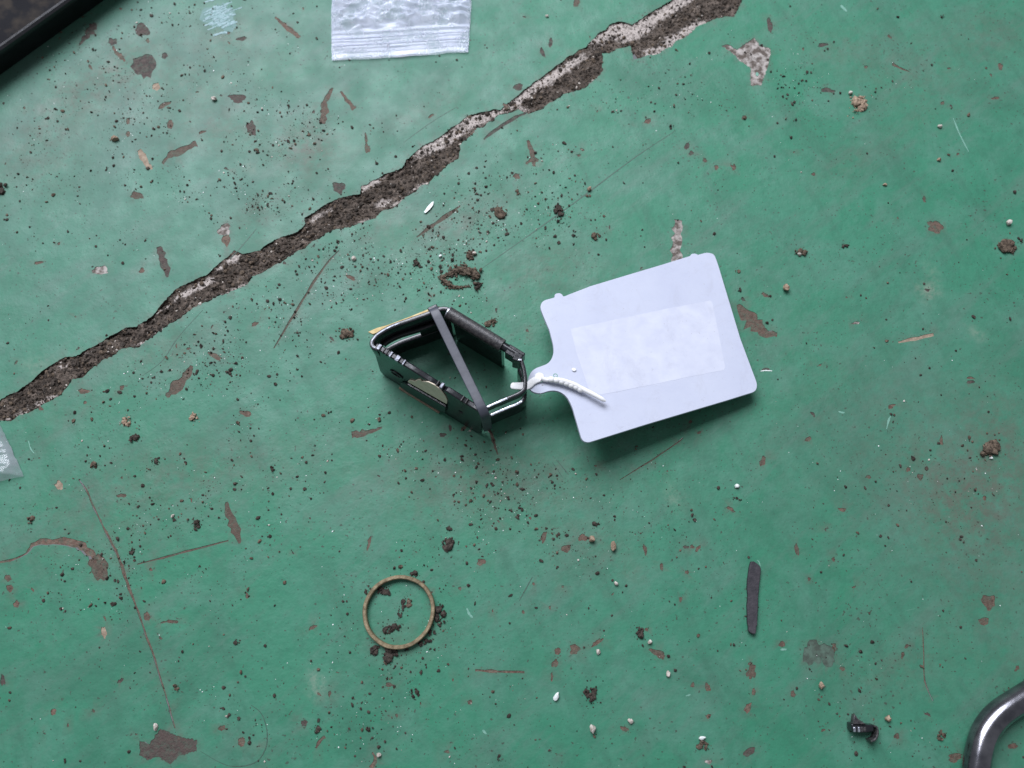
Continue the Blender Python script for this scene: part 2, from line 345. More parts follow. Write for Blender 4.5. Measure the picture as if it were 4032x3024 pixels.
for a in [(d_, 560, 118, 56, 50), (d_, 568, 258, 88, 92, 20), (d_, 443, 164, 36, 30), (d_, 648, 219, 25, 24), (d_, 938, 388, 66, 36, -10), (d_, 990, 505, 38, 55), (c_, 647, 413, 58, 16, 28), (c_, 670, 490, 27, 32), (c_, 538, 770, 30, 46, 75), (c_, 797, 520, 30, 11, 12), (c_, 896, 114, 30, 40), (c_, 503, 477, 15, 26), (c_, 503, 527, 16, 24), (t_, 615, 341, 28, 34), (d_, 951, 152, 40, 16, 8),
          (p_, 394, 1064, 62, 32, 0), (p_, 882, 905, 52, 44, 20), (c_, 890, 945, 32, 46), (c_, 152, 1034, 36, 13, 8), (d_, 1335, 738, 48, 44), (c_, 331, 1541, 46, 20, -8), (c_, 335, 1585, 16, 12), (c_, 845, 1402, 62, 20, -22), (c_, 968, 1628, 50, 22, -10), (c_, 1441, 545, 12, 40, 4), (c_, 1446, 585, 22, 36), (c_, 2034, 694, 28, 22), (c_, 1382, 1093, 36, 18, -25),
          (d_, 2041, 342, 34, 30), (d_, 2168, 168, 15, 38), (d_, 2136, 206, 16, 40, 15), (c_, 2551, 477, 30, 18, 20), (c_, 2271, 8, 26, 38), (d_, 3031, 98, 20, 64, 5), (c_, 3681, 893, 62, 44, -30), (d_, 3822, 1504, 32, 14), (c_, 3822, 1488, 30, 10), (c_, 3510, 1600, 30, 16, 40), (c_, 3182, 1729, 30, 16, 28), (c_, 3003, 1816, 22, 40, -20), (c_, 2877, 2005, 36, 13, -32), (c_, 3576, 1849, 20, 17), (c_, 3623, 1878, 26, 26), (c_, 3013, 1162, 36, 13, -30), (c_, 3706, 1735, 12, 40), (p_, 3370, 1272, 34, 10, 5),
          (c_, 391, 2235, 74, 100, 25), (t_, 232, 1911, 36, 30, -40), (c_, 579, 2427, 24, 36, 20), (c_, 37, 2316, 28, 28), (c_, 30, 2276, 26, 26), (c_, 63, 2379, 20, 30, -30), (t_, 409, 2490, 20, 46), (c_, 974, 2346, 16, 22), (c_, 1232, 2470, 34, 15, 30), (d_, 1198, 2847, 24, 28), (c_, 951, 2921, 26, 42, -20), (c_, 874, 2866, 28, 22, 30), (c_, 210, 2803, 20, 30), (c_, 1811, 2317, 12, 16), (d_, 10, 2680, 20, 40),
          (c_, 1894, 2213, 34, 26, 20), (c_, 2296, 2117, 36, 30), (c_, 2229, 2160, 40, 28, 35), (c_, 2141, 2114, 20, 46, -20), (c_, 2263, 2556, 38, 40), (c_, 2196, 2564, 26, 28), (c_, 2351, 2530, 50, 18, 38), (c_, 2185, 2612, 22, 36, -30), (c_, 2458, 2870, 36, 18, -25), (c_, 1532, 2696, 30, 18), (c_, 2173, 2665, 10, 34), (c_, 2540, 2165, 14, 42, 10), (c_, 2605, 2232, 14, 30), (c_, 3760, 2983, 54, 36, 10), (c_, 3988, 2938, 36, 24), (c_, 3531, 2899, 26, 20), (c_, 3318, 2633, 20, 18), (c_, 3571, 2545, 22, 14, 40), (c_, 3555, 2580, 12, 30, -15), (c_, 4005, 2632, 14, 26, -30),
          (c_, 2725, 2153, 16, 16), (c_, 2748, 2160, 14, 30, -40), (c_, 2705, 2253, 15, 16), (c_, 3138, 2165, 16, 48, 12), (c_, 3282, 2203, 14, 16), (c_, 2680, 2360, 12, 20), (c_, 2608, 2580, 16, 30), (c_, 2955, 2615, 20, 18), (c_, 3080, 2537, 24, 24), (c_, 3187, 2280, 12, 14), (p_, 2790, 3000, 26, 18), (c_, 1760, 2960, 20, 14), (c_, 2060, 2410, 12, 14), (c_, 2165, 2392, 10, 14),
          (d_, 3241, 176, 46, 14, 8), (d_, 3259, 356, 58, 18, -8), (c_, 2930, 464, 20, 18), (d_, 2705, 575, 16, 34, -25), (d_, 2722, 603, 20, 16), (c_, 2820, 660, 14, 24), (c_, 2890, 660, 16, 22), (c_, 2775, 632, 16, 18), (c_, 3410, 263, 16, 12), (c_, 3940, 262, 18, 30), (c_, 3920, 386, 34, 10, 5)]:
    chip(a[0], *a[1:])
for a in [(c_, 2959, 2646, 34, 60, -15), (c_, 2968, 2724, 14, 30), (c_, 2945, 2788, 24, 42, -20), (c_, 2786, 2706, 22, 32, 10), (c_, 2727, 2697, 15, 20), (c_, 3123, 2733, 20, 26), (d_, 2950, 2961, 52, 30, 30), (c_, 2790, 2820, 20, 18), (c_, 3893, 2369, 56, 56), (c_, 3875, 2446, 36, 36), (c_, 2198, 2565, 20, 20), ('stain', 3200, 2572, 78, 92, 5), ('stain', 3256, 2580, 70, 84, 20), (c_, 3286, 2548, 16, 34)]:
    chip(a[0], *a[1:])
def free(px, py): return not any(abs(px-x) < 70 and abs(py-y) < 70 for x, y in keepout)
keepout = [(1571, 2406), (2970, 2360)]
rc_ = random.Random(11)
for i in range(130):
    px, py = rc_.uniform(20, 4010), rc_.uniform(20, 3000); L = rc_.choice([7, 8, 9, 10, 12, 14, 18]); q = P(px, py)
    if free(px, py): chip(rc_.choice([c_, c_, d_]), px, py, L*rc_.uniform(1, 1.9), L*rc_.uniform(.7, 1.0), rc_.uniform(0, 180), n=11, jag=.3)
for m, p, wd in [
        (d_, [(312, 178), (340, 140), (366, 104), (378, 92)], [3, 22, 34, 12]), (c_, [(446, 180), (455, 205), (475, 222), (492, 240)], [8, 14, 20, 8]),
        (c_, [(640, 645), (668, 612), (720, 590), (775, 566)], [10, 22, 24, 20]), (c_, [(1083, 66), (1110, 92), (1145, 120), (1180, 148)], [8, 13, 20, 14]),
        (t_, [(546, 590), (562, 612), (580, 650), (600, 665)], [18, 26, 22, 12]), (d_, [(622, 972), (640, 1015), (655, 1060), (660, 1092)], [20, 34, 26, 8]),
        (c_, [(655, 1562), (690, 1530), (735, 1480), (755, 1440)], [14, 42, 36, 10]), (c_, [(1311, 347), (1282, 400), (1276, 440), (1270, 488)], [10, 22, 28, 20]),
        (c_, [(1341, 360), (1365, 392), (1395, 430)], [7, 14, 22]), (c_, [(2078, 552), (2092, 590), (2098, 620), (2104, 655)], [8, 19, 20, 8]), (c_, [(2070, 645), (2098, 628), (2120, 634)], [6, 20, 10]),
        (c_, [(1641, 934), (1700, 890), (1760, 848), (1813, 811)], [8, 14, 15, 6]), (p_, [(2672, 866), (2664, 920), (2665, 985), (2666, 1050)], [26, 36, 40, 44]),
        (c_, [(2905, 1200), (2940, 1242), (2980, 1280), (3010, 1310), (3060, 1318)], [12, 46, 62, 34, 16]), (t_, [(3537, 1349), (3600, 1334), (3676, 1317)], [6, 14, 13]),
        (c_, [(-10, 2215), (50, 2203), (103, 2178), (140, 2139), (228, 2132), (300, 2142), (345, 2172), (375, 2205)], [9, 9, 9, 22, 26, 36, 34, 44]),
        (c_, [(893, 1976), (905, 2030), (930, 2090), (944, 2140)], [8, 30, 32, 8]), (c_, [(632, 2453), (664, 2447), (702, 2450)], [4, 13, 9]),
        (c_, [(1871, 2640), (1960, 2643), (2065, 2647)], [11, 11, 9]), (c_, [(1446, 2168), (1455, 2130), (1460, 2112)], [5, 14, 3]),
        (c_, [(1243, 2945), (1262, 2915), (1280, 2900)], [8, 14, 10]), (c_, [(2555, 2556), (2590, 2572), (2616, 2588)], [6, 26, 20]), (c_, [(3514, 250), (3540, 265), (3582, 282)], [13, 9, 3]),
        (c_, [(1460, 3024), (1478, 2990), (1466, 2962)], [18, 14, 6]), (c_, [(1385, 1712), (1430, 1706), (1470, 1694), (1505, 1684)], [24, 24, 14, 8]), (c_, [(1925, 1690), (1938, 1720), (1948, 1752), (1960, 1790)], [10, 14, 10, 5]),
        (d_, [(1905, 549), (1960, 505), (2030, 462), (2072, 446)], [6, 16, 13, 6]),
        # long gouges
        (c_, [(310, 1888), (345, 1940), (369, 1999), (405, 2070), (443, 2147), (480, 2230), (509, 2316), (545, 2410), (575, 2501), (605, 2580), (627, 2656), (660, 2760), (690, 2868)], [5, 8, 9, 8, 11, 13, 10, 8, 9, 8, 8, 7, 6]),
        (c_, [(540, 2222), (640, 2196), (730, 2172), (900, 2128)], [4, 7, 8, 4]), (c_, [(1078, 1372), (1140, 1268), (1230, 1120), (1290, 1035), (1335, 985)], [4, 7, 9, 7, 3]),
        (c_, [(3633, 2470), (3638, 2560), (3642, 2680), (3674, 2760)], [3, 5, 5, 3]), (c_, [(2440, 1890), (2520, 1840), (2600, 1790), (2690, 1725)], [2, 5, 5, 6])]:
    chips(m, p, wd)
for m, poly in [(p_, [(2841, 179), (2868, 174), (2900, 195), (2971, 146), (2993, 179), (3036, 190), (3025, 260), (2998, 336), (2955, 339), (2955, 266), (2911, 239), (2895, 217)]),
                (d_, [(549, 2914), (590, 2930), (630, 2868), (668, 2882), (708, 2899), (778, 2914), (775, 2958), (708, 2973), (671, 3010), (620, 2980), (583, 2995), (549, 2973)])]:
    q = PP(poly)[:, :2]; CH.append((rough_line(q, .45, .16, 5, True), m))
holes = [crack]+[c for c, _ in CH]
# triangulate the painted skin round the crack and the chips
gx = np.arange(-200, 201, 4.0); gy = np.arange(-150, 205, 4.0)
pts = [Vector((a, b)) for a in gx for b in gy]+[Vector(q) for q in ((-600, -500), (600, -500), (600, 700), (-600, 700))]
ed = []
for lp in holes:
    b = len(pts); pts += [Vector((float(a[0]), float(a[1]))) for a in lp]; ed += [(b+i, b+(i+1) % len(lp)) for i in range(len(lp))]
vo, _, fo = delaunay_2d_cdt(pts, ed, [], 0, 1e-4)[:3]
vo = np.array([(a.x, a.y) for a in vo]); fo = np.array(fo); cc = vo[fo].mean(1)
cut = np.zeros(len(fo), bool)
for lp in holes:
    lo, hi = lp.min(0), lp.max(0)
    k = np.where((cc[:, 0] > lo[0]) & (cc[:, 0] < hi[0]) & (cc[:, 1] > lo[1]) & (cc[:, 1] < hi[1]))[0]
    if len(k): cut[k] |= inside(cc[k], lp)
keep = fo[~cut]; n = len(vo)
E = {}
for f in keep:
    for i in range(3): E[(f[i], f[(i+1) % 3])] = 1
rim = [(a, b) for (a, b) in E if (b, a) not in E and abs(vo[a]).max() < 450]
incr = inside(vo, np.array(crack)*1.0)
zf = (fbm(vo[:, 0]*.02, vo[:, 1]*.02, 5, 3)-.5)*.5
# distance to the crack decides how deep the cut edge goes
def near_crack(q):
    d = np.full(len(q), 1e9)
    for lo in range(0, len(crack), 2): d = np.minimum(d, np.hypot(q[:, 0]-crack[lo, 0], q[:, 1]-crack[lo, 1]))
    return d
rimv = sorted({i for e in rim for i in e}); ridx = {a: i for i, a in enumerate(rimv)}
dc = near_crack(vo[rimv]); depth = np.where(dc < .8, 3.5, .22)
V = [(x, y, z) for (x, y), z in zip(vo, zf)]+[(vo[a][0], vo[a][1], zf[a]-depth[i]) for i, a in enumerate(rimv)]
Fc = [tuple(f) for f in keep]+[(b, a, n+ridx[a], n+ridx[b]) for a, b in rim]
floor = mesh('floor', V, Fc, M['floor'], None, False, (0, 0, 0)); floor.data.materials.append(M['bed'])
for i, (a, b) in enumerate(rim):
    if dc[ridx[a]] < .8: floor.data.polygons[len(keep)+i].material_index = 1
tag(floor, kind='structure')
floor['label'] = 'green painted workshop floor, chipped and dirty, split by a long crack'
def gauss(lst, x, y):
    s = np.zeros(len(x))
    for px, py, sx, sy, ang, a in lst:
        q = P(px, py)[:2]; k = 1/11.6; c, sn = math.cos(R(ang)), math.sin(R(ang))
        u = (x-q[0])*c+(y-q[1])*sn; v = -(x-q[0])*sn+(y-q[1])*c
        s = s+a*np.exp(-(u/(sx*k))**2-(v/(sy*k))**2)
    return np.clip(s, 0, 1)
VA = np.array(V)
dirt = gauss([(700, 330, 500, 260, 20, .35), (900, 520, 160, 120, 0, .4), (500, 250, 160, 90, 40, .4), (1230, 620, 140, 160, 0, .4), (3500, 1700, 500, 400, 0, .25), (3900, 2300, 250, 400, 0, .3), (1200, 560, 150, 110, 30, .55), (300, 380, 260, 120, 40, .45), (120, 640, 200, 200, 30, .35), (1020, 840, 130, 80, 30, .5), (1800, 880, 260, 90, 30, .6), (2150, 1050, 200, 120, 20, .4), (650, 1380, 200, 70, 20, .5), (750, 1850, 420, 130, 8, .45), (1900, 1900, 480, 150, 0, .6), (2300, 2150, 150, 90, 0, .4), (3800, 1950, 260, 200, 0, .6), (3950, 1700, 140, 200, 0, .4), (3300, 200, 200, 120, 0, .3), (3600, 300, 260, 220, 0, .35), (3620, 456, 30, 18, 0, .6), (2480, 1270, 500, 300, 0, .2), (1640, 450, 260, 60, 30, .4), (900, 120, 120, 90, 0, .45), (350, 2100, 300, 140, 10, .35), (3500, 2650, 220, 90, 30, .35), (1570, 2520, 140, 80, 0, .4), (1050, 1010, 190, 60, 32, .5), (1500, 900, 160, 50, 30, .5), (260, 1650, 160, 60, 30, .3), (2480, 2250, 50, 40, 0, .5), (3350, 640, 240, 70, 30, .3), (3900, 130, 180, 140, 0, .4), (1000, 2980, 60, 40, -30, .4)], VA[:, 0], VA[:, 1])
pale = gauss([(3649, 1150, 40, 28, 30, .5), (3665, 1085, 12, 40, -10, .3), (1247, 2700, 32, 34, 0, .5), (150, 1440, 70, 40, 20, .25), (980, 660, 40, 30, 0, .25), (3850, 1310, 40, 14, -30, .4), (2660, 1960, 26, 44, 20, .35)], VA[:, 0], VA[:, 1])
dirt[rimv] = np.maximum(dirt[rimv], rng.uniform(.0, .6, len(rimv)))
dust = gauss([(500, 300, 1300, 800, 25, .95), (1600, 700, 700, 500, 25, .35), (700, 1300, 700, 500, 25, .25), (3800, 1900, 400, 500, 0, .3)], VA[:, 0], VA[:, 1])
for nm, arr in (('dirt', dirt), ('pale', pale), ('dust', dust)):
    a = floor.data.attributes.new(nm, 'FLOAT', 'POINT'); a.data.foreach_set('value', arr.astype(np.float32))
# what lies in the crack: packed dirt with bare concrete showing
ax = np.array((2640., -1575.)); ax /= np.linalg.norm(ax); nx = np.array((ax[1], -ax[0]))*-1        # photo pixels, nx points down the picture
su = np.array(U)@ax; tu = np.array(U)@nx; sl = np.array(Lw)@ax; tl = np.array(Lw)@nx
su = np.maximum.accumulate(su); sl = np.maximum.accumulate(sl)
ss = np.arange(su.min()+5, su.max()-5, 2.6); nt_ = 66
a_ = np.interp(ss, su, tu)-34; b_ = np.interp(ss, sl, tl)+34
TT = np.linspace(0, 1, nt_)[None, :]; T = a_[:, None]+(b_-a_)[:, None]*TT; SS = np.repeat(ss[:, None], nt_, 1)
QX = SS*ax[0]+T*nx[0]; QY = SS*ax[1]+T*nx[1]
W3 = P(QX, QY); X, Y = W3[..., 0], W3[..., 1]
rel = np.clip((T-a_[:, None]-34)/np.maximum(b_-a_-68, 12)[:, None], -.3, 1.3)      # 0 at the upper lip, 1 at the lower lip
CP = [(1260, 845, 60, 12, 30, .7), (1230, 868, 20, 14, 30, .8), (1455, 728, 62, 18, 32, 1), (1505, 800, 40, 22, 20, .95), (1700, 570, 80, 26, 33, 1), (1800, 500, 80, 30, 35, 1), (1905, 455, 75, 26, 20, 1), (2030, 395, 50, 16, 38, 1), (2100, 345, 70, 16, 36, 1), (2170, 300, 70, 20, 36, .95), (2260, 245, 60, 16, 36, .8), (2380, 140, 60, 24, 40, .9), (2450, 110, 70, 24, 15, 1), (2500, 130, 70, 26, 25, .9), (2590, 62, 90, 20, 32, 1), (2680, 5, 90, 20, 32, .9), (2345, 322, 34, 12, 38, 1), (2580, 205, 50, 18, 15, 1), (2660, 155, 60, 22, 30, 1), (2740, 105, 60, 18, 30, 1), (740, 1150, 90, 16, 33, 1), (810, 1115, 50, 16, 25, .9), (920, 1020, 36, 22, 35, 1), (945, 1128, 40, 9, 25, 1), (900, 1148, 40, 8, 20, .9), (180, 1578, 70, 12, 22, 1), (250, 1440, 44, 12, 25, .7), (635, 1220, 50, 9, 38, .9), (560, 1350, 40, 10, 20, .8), (640, 1296, 40, 8, 36, .7), (60, 1640, 60, 12, 20, .8), (1560, 800, 40, 8, 40, .9), (1440, 868, 50, 8, 15, .8), (1650, 735, 40, 7, 30, .6), (2060, 430, 30, 14, 0, .5), (870, 1055, 30, 14, 30, .8), (330, 1395, 40, 8, 20, .5), (1480, 706, 40, 10, 30, .7)]
CP = [(a, b, c*1.15, d*1.4, e, f*1.1) if a > 1600 else (a, b, c*.9, d*.95, e, f*.85) for a, b, c, d, e, f in CP]
conc = gauss(CP, X.ravel(), Y.ravel()).reshape(X.shape)
zbase = (fbm(X*.02, Y*.02, 5, 3)-.5)*.5
nz = fbm(X*.35, Y*.35, 21, 5); nz2 = fbm(X*1.3, Y*1.3, 33, 4)
ridge = 1-np.abs(2*fbm(X*.5+3, Y*.5, 55, 4)-1)
Z = -.55-.25*np.exp(-((rel-.04)/.10)**2)+.35*rel+(nz-.5)*2.8+(nz2-.5)*1.5+(ridge-.6)*.9
cm = np.clip((conc+(nz2-.5)*.8-.35)*4, 0, 1)
Z = Z*(1-cm*.75)+cm*.75*(-.38+(nz-.5)*.9+(nz2-.5)*.5-.15*np.exp(-((rel-.02)/.08)**2))
Z = np.minimum(Z+zbase, zbase-.06)
edge = (rel < -.02) | (rel > 1.0); Z = np.where(edge, np.minimum(Z, zbase-.35), Z)
N0 = len(ss)
Vb = np.stack([X, Y, Z], -1).reshape(-1, 3)
Fb = [(i*nt_+j, i*nt_+j+1, (i+1)*nt_+j+1, (i+1)*nt_+j) for i in range(N0-1) for j in range(nt_-1)]
bed = mesh('crack_bed', Vb, Fb, M['bed'], floor, False); fix_normals(bed, 180)
if bed.data.polygons[0].normal.z < 0: bed.data.flip_normals()
a = bed.data.attributes.new('conc', 'FLOAT', 'POINT'); a.data.foreach_set('value', conc.ravel().astype(np.float32))
bed['label'] = 'dark packed dirt and pale bare concrete inside the crack'
for c, m in CH:
    ce = c.mean(0); g = ce+(c-ce)*1.08
    k = len(g); zz = (fbm(g[:, 0]*.02, g[:, 1]*.02, 5, 3)-.5)*.5-.24; zc = (fbm(ce[None, 0:1].ravel()*.02, ce[None, 1:2].ravel()*.02, 5, 3)[0]-.5)*.5-.20
    # strip-triangulate the bare patch
    vv, _, ff = delaunay_2d_cdt([Vector(q) for q in g.tolist()], [(i, (i+1) % k) for i in range(k)], [], 1, 1e-4)[:3]
    va = np.array([(q.x, q.y) for q in vv]); zz = (fbm(va[:, 0]*.02, va[:, 1]*.02, 5, 3)-.5)*.5-.13
    mesh('paint_chip', np.column_stack([va, zz]), ff, M[m], floor, False)
def fz(x, y): return (fbm(np.asarray(x, float)*.02, np.asarray(y, float)*.02, 5, 3)-.5)*.5
def ribbon(name, path, wpx, m, lift=.04, taper=True):
    p = smoothpath(path, 5); n = len(p); A, B = [], []
    r = np.random.default_rng(int(path[0][0]))
    for i in range(n):
        t = p[min(i+1, n-1)]-p[max(i-1, 0)]; t /= np.linalg.norm(t); q = np.array((-t[1], t[0]))
        k = wpx/2*(.35+.65*math.sin(math.pi*(i+.3)/(n-.4)) if taper else 1)*r.uniform(.7, 1.25)
        A.append(p[i]+q*k); B.append(p[i]-q*k)
    w3 = PP(A+B); w3[:, 2] = fz(w3[:, 0], w3[:, 1])+lift
    return mesh(name, w3, [(i, i+1, n+i+1, n+i) for i in range(n-1)], M[m], floor, False)
for path, wpx, m in [([(1900, 1055), (2100, 915), (2300, 770), (2500, 620), (2660, 515)], 4, 'hair'), ([(2096, 2272), (2070, 2320), (2045, 2365)], 5, 'hair'), ([(1838, 2394), (1848, 2418), (1862, 2432)], 9, 'mint'), ([(1900, 2874), (1915, 2890)], 10, 'mint'), ([(3753, 464), (3780, 530), (3814, 597)], 6, 'mint'), ([(112, 1735), (120, 1765), (134, 1785)], 5, 'mint'), ([(3325, 1625), (3318, 1625), (3300, 1621)], 7, 'mint'), ([(988, 2775), (1030, 2810), (1052, 2880), (1045, 2950), (1000, 3005), (900, 3015), (790, 2958)], 4, 'hair'), ([(2980, 2205), (2988, 2212), (2994, 2230)], 4, 'mint'), ([(3000, 1457), (3015, 1452), (3030, 1456)], 9, 'chip_dark'), ([(2994, 1462), (3015, 1459), (3040, 1461)], 4, 'flake'), ([(3490, 1690), (3500, 1650), (3508, 1640)], 8, 'mint'), ([(1590, 560), (1700, 480), (1800, 420)], 3, 'hair'), ([(560, 1480), (640, 1420), (700, 1330), (800, 1220)], 3, 'hair'), ([(905, 1020), (960, 960), (1010, 900)], 4, 'hair'), ([(2700, 2740), (2720, 2735)], 6, 'mint'), ([(3073, 2558), (3098, 2557)], 9, 'mint'), ([(3310, 20), (3335, 45)], 10, 'mint'), ([(2980, 285), (2982, 300)], 12, 'mint'), ([(2190, 1810), (2240, 1870)], 4, 'hair'), ([(2175, 1820), (2215, 1880)], 3, 'hair')]:
    ribbon('scratch', path, wpx, m)
sq = blob(869, 66, 112, 116, 20, 3, 30, .3); sq = np.column_stack([sq, fz(sq[:, 0], sq[:, 1])+.012])
mesh('scuff_patch', sq, [tuple(range(len(sq)))], M['scuff_base'], floor, False)
for i in range(90):      # the white scuff: many short strokes
    cx = 869+random.gauss(0, 22); cy = 66+random.gauss(0, 26); L = random.uniform(8, 26); a = R(22+random.gauss(0, 6))
    ribbon('scuff_stroke', [(cx-L*math.cos(a), cy+L*math.sin(a)), (cx, cy+random.gauss(0, 1)), (cx+L*math.cos(a), cy-L*math.sin(a))], random.uniform(3, 7), 'scuff', .02+i*.001, False)

# ------------------------------------------------------------------ black clamp with its strap
H = 25.0
O = P(1740, 1480, 0); O[2] = 0
clamp = empty('metal_clamp', O)
tag(clamp, 'black five-sided metal clamp standing on its edge beside the white tag', 'clamp')
def z_at(path3, z): q = np.array(path3); q[:, 2] = z; return q
topAB = smoothpath(PP(K1([(318, 672), (272, 650), (258, 606), (290, 552), (352, 500), (470, 436), (650, 370), (830, 306), (930, 268), (1000, 262), (1042, 282)]), H), 5)
topAB[:, :2] += (O[:2]-topAB[:, :2])/np.linalg.norm(O[:2]-topAB[:, :2], axis=1)[:, None]*.7
def wall(name, path, z0, z1, th, mat, parent, r=.35):
    return sweep(name, z_at(path, (z0+z1)/2), rrect(th, z1-z0, min(r, th*.45)), mat, parent)
sideAB = wall('side_wall', topAB, 15.5, H, 1.5, M['black'], clamp)
nAB = len(topAB)
wall('lower_rail', topAB, .3, 8.5, 1.7, M['black'], clamp)
wall('web_plate', topAB[int(nAB*.62):], 8.4, 15.6, 1.3, M['black'], clamp)
wall('corner_plate', topAB[:int(nAB*.24)], 8.4, 15.6, 1.3, M['black'], clamp)
# pale strip along the rounded corner: the bevel's reflection put in as colour
lip = topAB.copy(); lip[:, 2] = H+.05
sweep('lit_lip', lip[3:int(nAB*.55)], rrect(.45, .2, .08), M['worn_and_lit'], sideAB)
# inner ledge along the same side
ctr = O.copy()
inn = topAB[int(nAB*.3):int(nAB*.86)].copy(); inn[:, :2] += (ctr[:2]-inn[:, :2])/np.linalg.norm(ctr[:2]-inn[:, :2], axis=1)[:, None]*1.6
wall('inner_ledge', inn, 17.2, 19.0, 1.4, M['black'], clamp)
# tube along the upper right side, with the wall under it
tb = PP(K1([(1022, 322), (1545, 640)]), H-1.6); tb[:, 2] = H-1.9
tubeax = np.array([tb[0]+(tb[1]-tb[0])*t for t in np.linspace(0, 1, 12)])
hinge = sweep('hinge_tube', tubeax, circ(2.1, 20), M['black_dusty'], clamp)
d = (tb[1]-tb[0])/np.linalg.norm(tb[1]-tb[0])
sweep('tube_rim', [tb[0]-d*.25, tb[0]+d*.12], circ(2.16, 20), M['bright_metal'], hinge)
wall('rear_wall', tubeax[1:], .2, H-2.6, 1.5, M['black'], clamp)
pin = sweep('hinge_pin', [tb[1]-d*.5, tb[1]+d*3, tb[1]+d*7.0], circ(1.45, 14), M['black'], clamp)
jp = PP(K1([(1600, 660), (1735, 722)]), H)
slab('joint_block', [(-.3, -1.7), (5.4, -1.7), (5.4, 1.5), (-.3, 1.5)], [], lambda u, v, q: jp[0]+d*u+np.array((-d[1], d[0], 0))*v+np.array((0, 0, q)), -7, -.6, M['black'], clamp, bevel=.3)
kp = P(*K1([(1692, 745)])[0], H)
lug = slab('lug', [(-1.3, -1.3), (1.3, -1.3), (1.3, 1.1), (-1.3, 1.1)], [], lambda u, v, q: kp+np.array((u+.35*v, v-.3*u, q)), -9, -.3, M['black'], clamp, bevel=.25)
slab('bright_corner', [(.2, -1.2), (1.2, -1.2), (1.2, -.75), (.2, -.75)], [], lambda u, v, q: kp+np.array((u, v, q)), -.34, -.2, M['bright_metal'], lug)  # small bright patch on top of the lug
# the two slotted rails on the right
rail = smoothpath(PP(K1([(1712, 752), (1744, 840), (1762, 930), (1766, 1010), (1756, 1062), (1700, 1108), (1560, 1166), (1398, 1238), (1345, 1280)]), H-1), 5)
wall('upper_rail', rail, H-4.2, H-.8, 1.25, M['black'], clamp)
er = rail[int(len(rail)*.72):int(len(rail)*.9)].copy(); er[:, 2] = H-.74
sweep('bright_edge', er, rrect(.62, .1, .04), M['bright_metal'], clamp)  # bright strip along the top of the upper rail
wall('lower_rail', rail, .3, 11.5, 1.35, M['black'], clamp)
er = rail[int(len(rail)*.56):int(len(rail)*.86)].copy(); er[:, 2] = 11.55
sweep('bright_edge', er, rrect(.75, .12, .05), M['bright_metal'], clamp)  # bright strip along the top of the lower rail
wall('end_post', rail[int(len(rail)*.9):], .25, H-.9, 1.5, M['black'], clamp)
# the broad front plate with its holes
A0, E0 = PP(K1([(300, 655), (1350, 1300)]), H)
ud = (E0-A0); PL = np.linalg.norm(ud); ud /= PL; zd = np.array((0, 0, 1.)); nd_ = np.cross(ud, zd)
if nd_[1] > 0: nd_ = -nd_
LEAN = 2.4; pnrm = np.cross(ud, nd_*LEAN-zd*H); pnrm /= np.linalg.norm(pnrm)
on = lambda pts: [((q-A0)@ud, q[2]) for q in on_plane(K1(pts), A0, pnrm)]
m3 = lambda u, v, q: A0+ud*u+nd_*(q+LEAN*(H-v)/H)+np.array((0, 0, v-H))
top = [(PL*t, H-.25-.5*math.sin(t*9)**2*(t > .3)-(.9 if .56 < t < .66 else 0)) for t in np.linspace(0, 1, 34)]
outl = [(.2, .3), (PL*.33, .2), (PL*.7, .2), (PL-2.0, .3), (PL-.2, 2.2)]+top[::-1]+[(-.7, H-2), (-.9, 3)]
hole = lambda cx, cy, rx, ry: [(cx+rx*math.cos(a), cy+ry*math.sin(a)) for a in np.linspace(0, 2*math.pi, 14, endpoint=False)]
hc = [on([q])[0] for q in [(1018, 1035), (1140, 1285), (1275, 1245), (520, 915)]]
front = slab('front_plate', outl, [hole(*hc[0], 1.0, 1.3), hole(*hc[1], .8, 1.1), hole(*hc[2], 1.0, 1.3)], m3, -1.9, 0, M['black'], clamp, bevel=.45)
pad = on([(632, 985), (648, 966), (700, 978), (728, 962), (756, 962), (768, 980), (830, 984), (890, 1012), (950, 1062), (995, 1120), (1014, 1165), (1010, 1198), (940, 1160), (850, 1108), (740, 1045)])
slab('cream_pad', pad, [], m3, .02, .35, M['cream'], front, bevel=.1)
band = on([(575, 985), (640, 1000), (740, 1058), (850, 1122), (950, 1180), (1010, 1215), (1005, 1270), (950, 1255), (850, 1195), (740, 1130), (640, 1070), (565, 1015)])
slab('raised_band', band, [], m3, .02, 1.0, M['black'], front, bevel=.25)
bl = on([(560, 1026), (700, 1112), (850, 1205), (948, 1266)]); bl2 = on([(556, 1034), (700, 1122), (850, 1215), (944, 1276)])
slab('brass_strip', bl+bl2[::-1], [], m3, .0, 1.15, M['tan'], front)
slab('pressed_recess', hole(*hc[3], 2.6, 1.7), [hole(*hc[3], 1.9, 1.1)], m3, .02, .45, M['black'], front, bevel=.15)
for t, L, k in [(.02, 1.3, .55), (.075, .5, .3), (.105, .5, .3), (.135, .9, .4), (.19, 1.6, .55), (.26, .7, .45), (.575, .5, .6), (.605, 1.2, .7), (.80, .5, .3), (.84, .4, .25)]:
    u0 = PL*t; slab('tooth', [(u0, H-1.2), (u0+L, H-1.2), (u0+L*.9, H-.1+k), (u0+L*.1, H-.1+k)], [], m3, -1.75, .12, M['worn_and_lit' if L > .6 else 'black_dusty'], front, bevel=.12)
